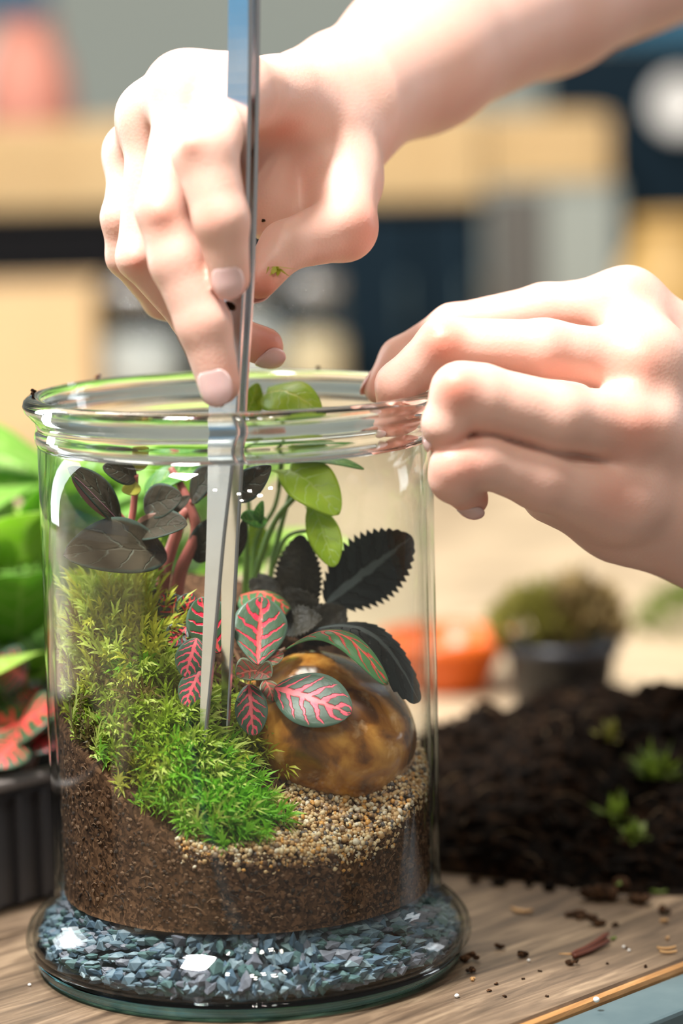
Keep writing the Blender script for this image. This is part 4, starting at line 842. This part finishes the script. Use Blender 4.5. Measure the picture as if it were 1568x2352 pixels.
# specks on the lip of the jar
def lipcrumb(px, py, s, label, mat, n='soil_crumb', cat='soil crumb', y=None):
    c = wallpt(px, py, .0662, False) if y is None else P(px, py, y)
    th = math.atan2(c.y, c.x); x, y_ = .0660*math.cos(th), .0660*math.sin(th); r = rad(s, c); mb = MB(); q = np.random.default_rng(int(px))
    for k in range(5):
        v, f = blob(r*.6, r*.5, r*.5, 2, .3, int(q.integers(1e6)), 5); d = q.normal(0, r*.35, 2)
        mb.add([(a_+x+d[0], b_+y_+d[1], c_+.1931+r*(.45+.35*k/2*(k > 1))) for a_, b_, c_ in v], f)
    return tag(mb.build(n, mat, None, smooth=False), label, cat)
lipcrumb(95, 893, 8, 'reddish brown soil crumb on the left end of the jar lip', M['crumb'], y=.0)
lipcrumb(114, 902, 5, 'tiny soil crumb beside the larger one on the jar lip', M['crumb'], y=-.004)
lipcrumb(224, 879, 7, 'dark red speck on the back left of the jar lip', M['twig'])
lipcrumb(732, 851, 5, 'dark speck on the back of the jar lip, right of the fingers', M['crumb'])
# ------------------------------------------------------------------ the person's two arms: smooth implicit surface -> one continuous mesh each
import openvdb as vdb
def smin(a, b, k):
    h = np.clip(.5+.5*(b-a)/k, 0, 1); return b+(a-b)*h-k*h*(1-h)
def cone(Pg, a, b, ra, rb, flat=None):
    ab = b-a; L2 = float(ab@ab); ap = Pg-a.astype(np.float32)
    t = np.clip((ap@ab.astype(np.float32))/L2, 0, 1)
    d = ap-t[..., None]*ab.astype(np.float32)
    if flat is not None:      # (axis, factor): squeeze the section along an axis
        ax, fz = flat; ax = ax.astype(np.float32); c = d@ax; d = d+ax*(c*(1/fz-1))[..., None]
        return (np.sqrt((d*d).sum(-1))-(ra+t*(rb-ra)))*min(1, fz)
    return np.sqrt((d*d).sum(-1))-(ra+t*(rb-ra))
def J(px, py, y, r):
    p = P(px, py, y); return np.array(p), rad(r, p)
M['skin'] = None
def skin_material():
    m, nt, N, L, b = nmat('pale_skin'); at = N.new('ShaderNodeAttribute'); at.attribute_name = 'pink'
    r = N.new('ShaderNodeValToRGB'); e = r.color_ramp.elements; e[0].color = (.76, .49, .395, 1); e[1].color = (.68, .25, .17, 1); e[1].position = 1
    nz = N.new('ShaderNodeTexNoise'); nz.inputs['Scale'].default_value = 70; nz.inputs['Detail'].default_value = 4
    tc = N.new('ShaderNodeTexCoord'); L.new(tc.outputs['Object'], nz.inputs['Vector'])
    s = math_node(N, L, 'ADD', at.outputs['Fac'], math_node(N, L, 'MULTIPLY', math_node(N, L, 'SUBTRACT', nz.outputs['Fac'], .5), .35)); L.new(s, r.inputs[0]); L.new(r.outputs[0], b.inputs['Base Color'])
    b.inputs['Roughness'].default_value = .46; b.inputs['Specular IOR Level'].default_value = .4
    b.inputs['Subsurface Weight'].default_value = .35; b.inputs['Subsurface Radius'].default_value = (1, .32, .17); b.inputs['Subsurface Scale'].default_value = .0045
    n2 = N.new('ShaderNodeTexVoronoi'); n2.inputs['Scale'].default_value = 900; L.new(tc.outputs['Object'], n2.inputs['Vector'])
    bp = N.new('ShaderNodeBump'); bp.inputs['Strength'].default_value = .12; bp.inputs['Distance'].default_value = .0004; L.new(n2.outputs['Distance'], bp.inputs['Height']); L.new(bp.outputs[0], b.inputs['Normal'])
    return m
M['skin'] = skin_material()
M['nail'] = solid('pink_nail', (.74, .42, .40), .22, spec=.5, sss=.3, noise=((.80, .52, .48), 90, .5), coat=.3)
M['dirtnail'] = solid('soiled_fingertip', (.20, .09, .04), .7)
def flesh(parent, name, palm, fingers, vox, kpalm=.010, kroot=.006, kf=.0012, creases=(), pinks=(), bumps=(), label=None):
    """palm: cones (jointA, jointB[, flat]); fingers: joint lists; every joint = (px, py, depth, radius in px)"""
    allj = [j for c in palm for j in c[:2]]+[j for f in fingers for j in f]
    PR = [J(*j) for j in allj]
    lo = np.min([p-r for p, r in PR], 0)-.006; hi = np.max([p+r for p, r in PR], 0)+.006
    n = np.ceil((hi-lo)/vox).astype(int); ax = [lo[i]+np.arange(n[i])*vox for i in range(3)]
    G = np.stack(np.meshgrid(*ax, indexing='ij'), -1).astype(np.float32)
    def local(p, r, ext):  # index box
        a = np.clip(((p-r-ext-lo)/vox).astype(int), 0, n); b = np.clip(((p+r+ext-lo)/vox).astype(int)+2, 0, n); return a, b
    BIG = .03; D = np.full(tuple(n), BIG, np.float32)
    def chain(joints, k, flats=None):
        d = np.full(tuple(n), BIG, np.float32)
        for i, (ja, jb) in enumerate(zip(joints[:-1], joints[1:])):
            (a, ra), (b, rb) = J(*ja), J(*jb); mn = np.minimum(a-ra, b-rb); mx = np.maximum(a+ra, b+rb)
            i0 = np.clip(((mn-BIG-lo)/vox).astype(int), 0, n); i1 = np.clip(((mx+BIG-lo)/vox).astype(int)+2, 0, n); sl = tuple(slice(p, q) for p, q in zip(i0, i1))
            c = cone(G[sl], a, b, ra, rb, flats)
            d[sl] = smin(d[sl], c, k)
        return d
    for c in palm:
        D = smin(D, chain(c[:2], .002, c[2] if len(c) > 2 else None), kpalm)
    FD = None
    for f in fingers:
        fd = chain(f, .0028); FD = fd if FD is None else smin(FD, fd, kf)
    D = smin(D, FD, kroot)
    for (px, py, y, r, amt) in bumps:      # knuckle domes (+) and hollows (-)
        p, rr = J(px, py, y, r); a, b = local(p, rr, rr*1.5); sl = tuple(slice(i, j) for i, j in zip(a, b))
        q = ((G[sl]-p.astype(np.float32))**2).sum(-1)/(rr*rr); D[sl] -= amt*np.exp(-q*1.5)
    for (j0, j1, wpx, depth) in creases:   # skin folds
        (a, _), (b, _) = J(*j0, 1), J(*j1, 1); wd = rad(wpx, a); mn, mx = np.minimum(a, b), np.maximum(a, b)
        i0 = np.clip(((mn-wd*4-lo)/vox).astype(int), 0, n); i1 = np.clip(((mx+wd*4-lo)/vox).astype(int)+2, 0, n); sl = tuple(slice(p, q) for p, q in zip(i0, i1))
        c = cone(G[sl], a, b, 0, 0); D[sl] += depth*np.exp(-(c/wd)**2)
    g = vdb.FloatGrid(BIG); g.copyFromArray(np.ascontiguousarray(D)); g.transform = vdb.createLinearTransform(vox)
    pts, quads = g.convertToQuads(0.0); pts = np.asarray(pts, float)+lo; quads = np.asarray(quads)
    # relax the surface a little
    e = np.concatenate([quads[:, [0, 1]], quads[:, [1, 2]], quads[:, [2, 3]], quads[:, [3, 0]]])
    for lam in (.5, -.42, .5, -.42, .5):
        acc = np.zeros_like(pts); cnt = np.zeros(len(pts)); np.add.at(acc, e[:, 0], pts[e[:, 1]]); np.add.at(acc, e[:, 1], pts[e[:, 0]]); np.add.at(cnt, e[:, 0], 1); np.add.at(cnt, e[:, 1], 1)
        pts = pts+lam*(acc/np.maximum(cnt, 1)[:, None]-pts)
    a, b, c = pts[quads[:, 0]], pts[quads[:, 1]], pts[quads[:, 2]]; vol = np.einsum('ij,ij->i', np.cross(b-a, c-a), a-pts.mean(0)).sum()
    if vol < 0: quads = quads[:, ::-1]
    # keep the largest shell
    lab = np.arange(len(pts))
    for _ in range(200):
        l2 = lab.copy(); np.minimum.at(l2, e[:, 0], lab[e[:, 1]]); np.minimum.at(l2, e[:, 1], lab[e[:, 0]]); l2 = l2[l2]
        if (l2 == lab).all(): break
        lab = l2
    vals, counts = np.unique(lab, return_counts=True); keep = lab == vals[counts.argmax()]
    idx = np.cumsum(keep)-1; quads = idx[quads[keep[quads].all(1)]]; pts = pts[keep]
    o = obj(name, pts, quads.tolist(), M['skin'], parent)
    pk = np.full(len(pts), .10)
    for (px, py, y, r, amt) in pinks:
        p, rr = J(px, py, y, r); pk = np.maximum(pk, amt*np.exp(-((pts-p)**2).sum(1)/(rr*rr)))
    att = o.data.attributes.new('pink', 'FLOAT', 'POINT'); att.data.foreach_set('value', pk.astype(np.float32))
    return tag(o, label)
def nail(parent, j0, j1, nrm, scale=1.0, back=.0, wid=1.0, name='fingernail', mat=None):
    (a, ra), (b, rb) = J(*j0), J(*j1); d = Vector(b-a).normalized(); n = Vector(nrm); n = (n-d*n.dot(d)).normalized(); s = d.cross(n)
    R = rb*1.0; Ln = rb*1.75*scale; C = Vector(b)+d*(rb*.18-back*rb); V = []; nu, nv = 14, 12
    for i in range(nu+1):
        u = i/nu*2-1
        for j in range(nv+1):
            q = j/nv*2-1; w_ = (1-abs(u)**2.5)**.5 if abs(u) < 1 else 0; th = q*.92*wid*max(w_, .02)
            lift = R*1.035-(R*.20*max(u, 0)**2+R*.05*(1-abs(q))*0)-(R*.06 if abs(u) > .95 else 0)
            V.append(C+d*(u*Ln/2)+(n*math.cos(th)+s*math.sin(th))*lift)
    F = [(i*(nv+1)+j, i*(nv+1)+j+1, (i+1)*(nv+1)+j+1, (i+1)*(nv+1)+j) for i in range(nu) for j in range(nv)]
    o = obj(name, V, F, mat or M['nail'], parent); sm_ = o.modifiers.new('thickness', 'SOLIDIFY'); sm_.thickness = .0005; sm_.offset = 0
    return o
pe = thing('person', (.25, .12, .16), 'two bare pale arms, one hand holding tweezers, the other steadying the jar lip', 'person')
# --- hand with the tweezers -------------------------------------------------
WR = (770, 245, .050, 148)
palmA = [(WR, (960, 125, .095, 168)), ((960, 125, .095, 168), (1250, -20, .165, 182)), ((1250, -20, .165, 182), (1640, -190, .25, 200)),
         (WR, (700, 235, .035, 95)), ((710, 225, .035, 85), (545, 212, -.020, 66)), ((690, 245, .030, 85), (425, 205, -.022, 62)), ((680, 290, .032, 85), (352, 268, -.008, 56)), ((670, 320, .040, 80), (305, 352, .014, 48)),
         ((545, 212, -.018, 64), (425, 208, -.020, 62)), ((425, 208, -.018, 58), (350, 270, -.006, 54)), ((350, 270, -.006, 50), (305, 352, .014, 46)),
         ((650, 300, .030, 62), (600, 440, .018, 58)), ((700, 330, .034, 66), (640, 470, .020, 52)), ((600, 300, .018, 60), (560, 430, .012, 60)), ((570, 440, .010, 58), (640, 500, .012, 50)), ((660, 230, .012, 62), (740, 300, .022, 70)), ((770, 260, .045, 110), (790, 420, .022, 82))]
F1 = [(545, 212, -.022, 66), (470, 352, -.054, 74), (508, 505, -.060, 63), (528, 638, -.058, 47)]
F2 = [(425, 205, -.022, 60), (372, 480, -.047, 60), (408, 600, -.050, 64), (468, 745, -.053, 62), (503, 882, -.054, 49)]
F3 = [(350, 268, -.008, 56), (318, 590, -.022, 50), (440, 735, -.012, 44), (606, 796, .004, 45)]
F4 = [(303, 350, .014, 48), (279, 500, .000, 46), (288, 590, .002, 43), (370, 690, .016, 40), (480, 740, .026, 36)]
TH = [(790, 400, .020, 80), (788, 522, .000, 77), (655, 565, -.018, 56), (594, 640, -.026, 47)]
arm = flesh(pe, 'left_arm', palmA, [F1, F2, F3, F4, TH], .00105, kpalm=.012, kroot=.007, kf=.0014,
    creases=[((395, 318, -.075), (450, 306, -.075), 8, .0011), ((400, 330, -.075), (445, 324, -.075), 7, .0008), ((340, 500, -.066), (395, 512, -.068), 6, .0010), ((345, 516, -.066), (392, 524, -.068), 6, .0008), ((460, 490, -.070), (505, 468, -.072), 7, .0012), ((425, 742, -.066), (492, 735, -.066), 6, .0009), ((630, 520, -.030), (650, 590, -.032), 5, .0010), ((618, 530, -.032), (632, 600, -.034), 5, .0008)],
    bumps=[(425, 320, -.066, 46, .0018), (365, 490, -.058, 40, .0015), (312, 600, -.030, 34, .0012), (800, 500, -.012, 60, .0010)],
    pinks=[(425, 322, -.070, 52, .85), (362, 500, -.062, 55, .85), (310, 608, -.034, 40, .9), (606, 800, .0, 60, 1.0), (600, 660, -.03, 60, 1.0), (835, 520, -.005, 70, .8), (545, 620, -.07, 30, .6), (520, 860, -.06, 60, .5), (560, 640, -.055, 60, .8), (480, 490, -.07, 45, .55), (450, 735, -.066, 45, .5), (690, 400, .02, 80, .7), (650, 300, .0, 60, .6), (440, 155, -.03, 40, .3)],  # pink knuckles; shade of palm hollow and thumb tip painted in as redness
    label='bare arm and hand reaching down from the upper right with tweezers')
nail(arm, F1[-2], F1[-1], (-.15, -1, .25), 1.0, .10, .92)
nail(arm, F2[-2], F2[-1], (-.28, -1, .22), 1.05, .10, .95)
nail(arm, F3[-2], F3[-1], (.25, -.75, -.75), .9, -.05, .9)
nail(arm, TH[-2], TH[-1], (.35, .9, .1), 1.0, .1, .9)
# --- hand resting on the jar lip -------------------------------------------
palmB = [((1475, 830, -.012, 78), (1900, 1060, .02, 150)), ((1440, 700, .012, 66), (1880, 1000, .03, 135)), ((1465, 980, -.020, 78), (1880, 1110, .02, 140)), ((1430, 1135, -.022, 82), (1860, 1200, .02, 150)),
         ((1440, 700, .012, 66), (1478, 830, -.014, 74)), ((1478, 830, -.014, 74), (1465, 980, -.024, 76)), ((1465, 980, -.022, 74), (1425, 1130, -.024, 78)), ((1640, 1000, .04, 120), (1500, 900, .035, 70)), ((1440, 1010, .012, 70), (1180, 985, .006, 54)), ((1275, 1122, -.022, 84), (1430, 1172, -.006, 106)), ((1430, 1172, -.006, 106), (1620, 1205, .005, 160)), ((1450, 900, .02, 70), (1200, 900, .016, 60)),
         ((1880, 1090, .02, 190), (2150, 1250, .06, 205))]
G1 = [(1440, 695, .012, 66), (1250, 712, .016, 60), (1040, 752, .018, 53), (920, 824, .018, 47), (872, 892, .015, 38)]
G2 = [(1475, 828, -.014, 72), (1250, 800, -.022, 66), (1020, 790, -.022, 61), (915, 884, -.018, 51), (908, 985, -.013, 45)]
G3 = [(1465, 985, -.026, 80), (1280, 955, -.042, 77), (1100, 912, -.048, 75), (1058, 902, -.050, 68), (1022, 975, -.0505, 52), (1018, 1000, -.049, 44)]
G4 = [(1425, 1150, -.026, 90), (1240, 1097, -.040, 74), (1110, 1058, -.048, 60), (1046, 1072, -.0505, 57), (1040, 1100, -.049, 52), (1082, 1146, -.040, 40)]
T2 = [(1640, 960, .045, 80), (1420, 890, .058, 62), (1230, 890, .066, 52), (1100, 925, .064, 44)]
arm2 = flesh(pe, 'right_arm', palmB, [G1, G2, G3, G4, T2], .00105, kpalm=.011, kroot=.007, kf=.0013,
    creases=[((985, 768, -.030), (1050, 742, -.032), 8, .0006), ((1310, 762, -.02), (1380, 742, -.016), 16, .0012), ((1300, 872, -.04), (1400, 880, -.034), 18, .0013), ((1060, 1000, -.06), (1320, 1042, -.05), 9, .0016)],
    bumps=[(1015, 775, -.030, 50, .0012), (1045, 880, -.058, 50, .0014), (1475, 820, -.03, 60, .0014), (1462, 970, -.04, 60, .0014), (1435, 665, .004, 55, .0014), (1425, 1120, -.044, 60, .0008), (1520, 900, -.034, 46, -.0016), (1510, 1060, -.036, 46, -.0012)],
    pinks=[(1012, 785, -.032, 62, .9), (1045, 890, -.062, 58, .9), (1060, 1060, -.055, 70, .6), (1470, 835, -.03, 80, .6), (1460, 985, -.04, 80, .6), (905, 960, -.018, 90, .9), (1085, 1150, -.042, 60, .8), (1430, 670, .0, 60, .45), (1430, 1140, -.045, 80, .5), (1300, 880, -.04, 60, .6), (1340, 740, -.01, 50, .5), (1060, 690, .01, 60, .5), (870, 880, .01, 50, .5)],
    label='bare hand reaching in from the right edge, fingers hooked over the jar lip')
nail(arm2, G1[-2], G1[-1], (-.72, .35, .35), .9, .05, .9)
nail(arm2, G2[-2], G2[-1], (-.9, -.2, .1), 1.0, .05, .9)
nail(arm2, G4[-2], G4[-1], (.3, .3, -.8), .9, .05, .9)
nail(arm2, G3[-2], G3[-1], (-.6, .2, -.6), .9, .05, .9)
nail(arm2, T2[-2], T2[-1], (-.2, .9, .3), .9, .05, .9)
# ------------------------------------------------------------------ tweezers
M['steel'] = solid('polished_steel', (.74, .75, .77), .2, 1.0, noise=((.66, .665, .67), 60, .5))
NRM = Vector((-.66, -.75, .02)).normalized(); WD = Vector((.75, -.66, 0)).normalized()
def strip(path, thick):
    W3 = spline([P(a, b_, c) for a, b_, c, _ in path], 70); ws = np.interp(np.linspace(0, len(path)-1, 71), range(len(path)), [q[3] for q in path]); V = []
    for p, wpx in zip(W3, ws):
        h = rad(wpx/2, p)/WD.x; t = thick/2; ch = min(.0004, h*.3)
        for a, b_ in ((-h, -t+ch), (-h+ch, -t), (h-ch, -t), (h, -t+ch), (h, t-ch), (h-ch, t), (-h+ch, t), (-h, t-ch)): V.append(p+WD*a-NRM*b_)
    n = len(W3); F = [(i*8+k, i*8+(k+1) % 8, i*8+8+(k+1) % 8, i*8+8+k) for i in range(n-1) for k in range(8)]+[tuple(range(8))[::-1], tuple((n-1)*8+k for k in range(8))]
    return V, F
LA = [(552, -160, -.050, 50), (551, 60, -.048, 52), (548, 250, -.0455, 54), (541, 500, -.0435, 58), (530, 700, -.043, 62), (514, 940, -.0425, 68), (506, 1085, -.0425, 56), (495, 1250, -.0425, 40), (479, 1500, -.0425, 27), (470, 1640, -.0430, 18), (466, 1742, -.0435, 6)]
LB = [(572, -160, -.0470, 48), (571, 60, -.0450, 50), (567, 250, -.0425, 52), (560, 500, -.0400, 56), (550, 700, -.0395, 60), (533, 940, -.0385, 66), (530, 1085, -.0375, 54), (528, 1250, -.036, 38), (522, 1500, -.0345, 24), (519, 1640, -.0345, 16), (518, 1748, -.035, 6)]
tz = thing('tweezers', P(492, 1742, -.04), 'long steel planting tweezers held in the hand with the tips down in the moss', 'tweezers')
v, f = strip(LA, .0017); lo_ = obj('leg', v, f, M['steel'], tz, smooth=False)
v, f = strip(LB, .0017); obj('leg', v, f, M['steel'], tz, smooth=False)
v, f = strip([(562, -200, -.0485, 50), (562, -170, -.0485, 52), (562, -150, -.0485, 52), (562, -130, -.0485, 50)], .0052); obj('joint', v, f, M['steel'], tz, smooth=False)
# scraps stuck to the hand
from mathutils.bvhtree import BVHTree
_ol = WL[arm.name]; _bv = BVHTree.FromPolygons([v_.co+_ol for v_ in arm.data.vertices], [tuple(p_.vertices) for p_ in arm.data.polygons])
def on_arm(px, py, y):      # the point of the skin nearest to the given place
    h = _bv.ray_cast(CAM, ray(px, py).normalized())[0]
    return h if h is not None else _bv.find_nearest(P(px, py, y))[0]
def stuck(name, px, py, y, s, mat, label, cat, n=3, el=1.0):
    c = on_arm(px, py, y); r = rad(s, c); mb = MB(); q = np.random.default_rng(int(px+py))
    for k in range(n):
        v, f = blob(r*.8, r*.5, r*.7*el, 2, .3, int(q.integers(1e6)), 5); d = q.normal(0, r*.4, 3); mb.add([(a_+c.x+d[0], b_+c.y+d[1]*.3, c_+c.z+d[2]) for a_, b_, c_ in v], f)
    return tag(mb.build(name, mat, None, smooth=False), label, cat)
stuck('soil_crumb', 497, 924, -.0535, 12, M['crumb'], 'damp soil smear under the tip of the lowest finger', 'soil crumb')
stuck('soil_crumb', 604, 507, -.026, 5, M['crumb'], 'dark soil speck on the thumb above its joint', 'soil crumb')
stuck('soil_crumb', 545, 697, -.052, 12, M['crumb'], 'damp soil bit stuck between fingertip and tweezers', 'soil crumb')
c = on_arm(628, 612, -.03); mb = tuft_mesh(16, .0085, 1.0, np.random.default_rng(31), .0012); tag(obj('moss_shred', [(c.x+a_, c.y+b_*.4, c.z-c_*.5) for a_, b_, c_ in mb.v], mb.f, M['mossA']), 'yellow green moss shred stuck to the thumb', 'moss')
# ------------------------------------------------------------------ seedling tray with plants, left behind the jar
M['tray'] = solid('charcoal_tray_plastic', (.035, .034, .038), .38, noise=((.05, .048, .052), 60, .5))
M['trayrim'] = solid('grey_brown_tray_rim', (.16, .135, .12), .5, noise=((.10, .09, .085), 80, .5))  # lighter grey brown than the tray walls
R0 = onz(60, 2080); ZT = P(60, 1786, R0.y).z
def rp(e, n, z): return Vector((R0.x, R0.y, 0))+TE*e+TN*n+Vector((0, 0, z))
AX = (TE, TN, (0, 0, 1)); E0, E1, DEP = -.20, .13, .15
tr = thing('seedling_tray', rp((E0+E1)/2, DEP/2, 0), 'charcoal ribbed plastic seedling tray left behind the glass jar', 'tray')
v, f = box(rp((E0+E1)/2, .0015, ZT/2), E1-E0, .003, ZT-.004, AX, .0004); obj('front_wall', v, f, M['tray'], tr, smooth=False)
v, f = box(rp((E0+E1)/2, DEP-.0015, ZT/2), E1-E0, .003, ZT-.004, AX, .0004); obj('back_wall', v, f, M['tray'], tr, smooth=False)
for e in (E0, E1-.003):
    v, f = box(rp(e+.0015, DEP/2, ZT/2), .0028, DEP-.0065, ZT-.004, AX, .0004); obj('side_wall', v, f, M['tray'], tr, smooth=False)
v, f = box(rp((E0+E1)/2, DEP/2, .0016), E1-E0-.006, DEP-.007, .003, AX, .0003); obj('bottom', v, f, M['tray'], tr, smooth=False)
k = 0; e = E0+.006
while e < E1-.004:
    v, f = box(rp(e, -.0012, ZT/2-.002), .0024, .0023, ZT-.008, AX, .0006); obj('rib', v, f, M['tray'], tr, smooth=False); e += .0112
for (ec, nc, se, sn) in (((E0+E1)/2, -.002, E1-E0+.012, .008), ((E0+E1)/2, DEP+.002, E1-E0+.012, .008), (E0-.002, DEP/2, .008, DEP-.0045), (E1+.002, DEP/2, .008, DEP-.0045)):
    v, f = box(rp(ec, nc, ZT-.0002), se, sn, .0035, AX, .0009); obj('rim', v, f, M['trayrim'], tr, smooth=False)
v, f = box(rp((E0+E1)/2, DEP/2, ZT*.5), E1-E0-.0064, DEP-.0066, ZT*.7, AX, .001); bm = bmesh.new()
obj('compost', v, f, M['peat'], tr, smooth=False)
M['bright'] = veined('bright_green_leaf', (.42, .68, .10), (.58, .78, .20), (.66, .82, .32), (.6, .75, .3), 5, .14, 1.2, translucent=.45, bump=.2, rough=.35)
M['midgreen'] = veined('mid_green_leaf', (.18, .44, .05), (.30, .56, .10), (.45, .65, .2), (.45, .6, .2), 5, .14, 1.2, translucent=.35, bump=.2)
M['white_edge'] = veined('silvery_green_leaf', (.22, .42, .18), (.40, .58, .34), (.60, .72, .50), (.65, .75, .55), 6, .3, 1.3, translucent=.3, bump=.2)
def tplant(e, n, label, leaves, mats, seed, name='leafy_plant', L=.055, H=.10, W_=.034, nl=14):
    b = rp(e, n, ZT*.85); t = thing(name, b, label, 'plant'); r = np.random.default_rng(seed)
    for k in range(nl):
        a = k*2.4+r.uniform(-.3, .3); el = r.uniform(.25, 1.25); h = H*r.uniform(.25, 1.0)
        top = b+Vector((math.cos(a)*.012, math.sin(a)*.012, h)); mid = b+Vector((math.cos(a)*.004, math.sin(a)*.004, h*.5))
        s = spline([b, mid, top], 10); v, f = tube(s, [.0016-.0008*i/10 for i in range(11)], 7); obj('stem', v, f, M['limestem'], t)
        l = L*r.uniform(.7, 1.15); d = Vector((math.cos(a)*math.cos(el*.6), math.sin(a)*math.cos(el*.6), math.sin(el*.6)))
        leaf('leaf', t, top, top+d*l, W_*r.uniform(.8, 1.2), Vector((-math.cos(a)*.5, -math.sin(a)*.5-.3, 1)), mats[k % len(mats)], bend=.14, fold=.15, peak=.42, sharp=.62, cord=.4, nu=16, nv=8)
    return t
tplant(.043, .05, 'bright lime green leafy plant at the left edge, tallest in the tray', None, [M['bright'], M['bright'], M['midgreen']], 41, H=.095, nl=16)
tplant(.092, .06, 'lime green leafy plant seen through the left of the jar', None, [M['bright'], M['midgreen'], M['bright']], 42, H=.10, nl=16)
tplant(.008, .075, 'bright green leafy plant farthest left in the tray', None, [M['bright'], M['midgreen']], 43, H=.085, nl=12)
tplant(.115, .035, 'yellow green leafy plant behind the jar, at right end of the tray', None, [M['bright']], 44, H=.098, nl=12)
tplant(.050, .028, 'silvery green low plant at the front of the tray', None, [M['white_edge'], M['midgreen']], 45, H=.05, L=.03, W_=.024, nl=12)
q = rp(-.005, .012, ZT*.85)
tf = thing('red_leaved_plant', q, 'red veined nerve plant growing in the tray beside the jar', 'plant')
M['fitred'] = veined('red_tray_leaf', (.03, .075, .035), (.08, .12, .05), (.75, .10, .08), (.8, .05, .06), 5, .5, 1.4, rim=(.08, .14, .08))
for b_, t_, w_, n_, k_ in (((20, 1690, .085), (135, 1625, .075), 78, (0, -.6, 1), M['fitred']), ((95, 1700, .08), (-20, 1645, .085), 70, (0, -.5, 1), M['fitred']), ((40, 1700, .075), (-15, 1765, .06), 56, (0, -.8, .8), M['fitred']), ((60, 1560, .10), (-10, 1520, .095), 60, (0, -.8, .6), M['fitpink']), ((70, 1700, .08), (125, 1720, .07), 40, (0, -.7, .8), M['fitdark']), ((60, 1650, .09), (90, 1580, .10), 46, (0, -1, .4), M['fitdark'])):
    lpx('leaf', tf, b_, t_, w_, k_, n_, bend=.08, cup=-.1, fold=.1, peak=.5, sharp=.6, nu=20, nv=10)
for pts in (((60, 1790, .085), (55, 1740, .085), (40, 1695, .083)), ((65, 1790, .085), (80, 1740, .085), (92, 1698, .082)), ((60, 1780, .09), (64, 1660, .1), (60, 1562, .1))): stem(tf, pts, .0012, .0008, M['fitstem'])
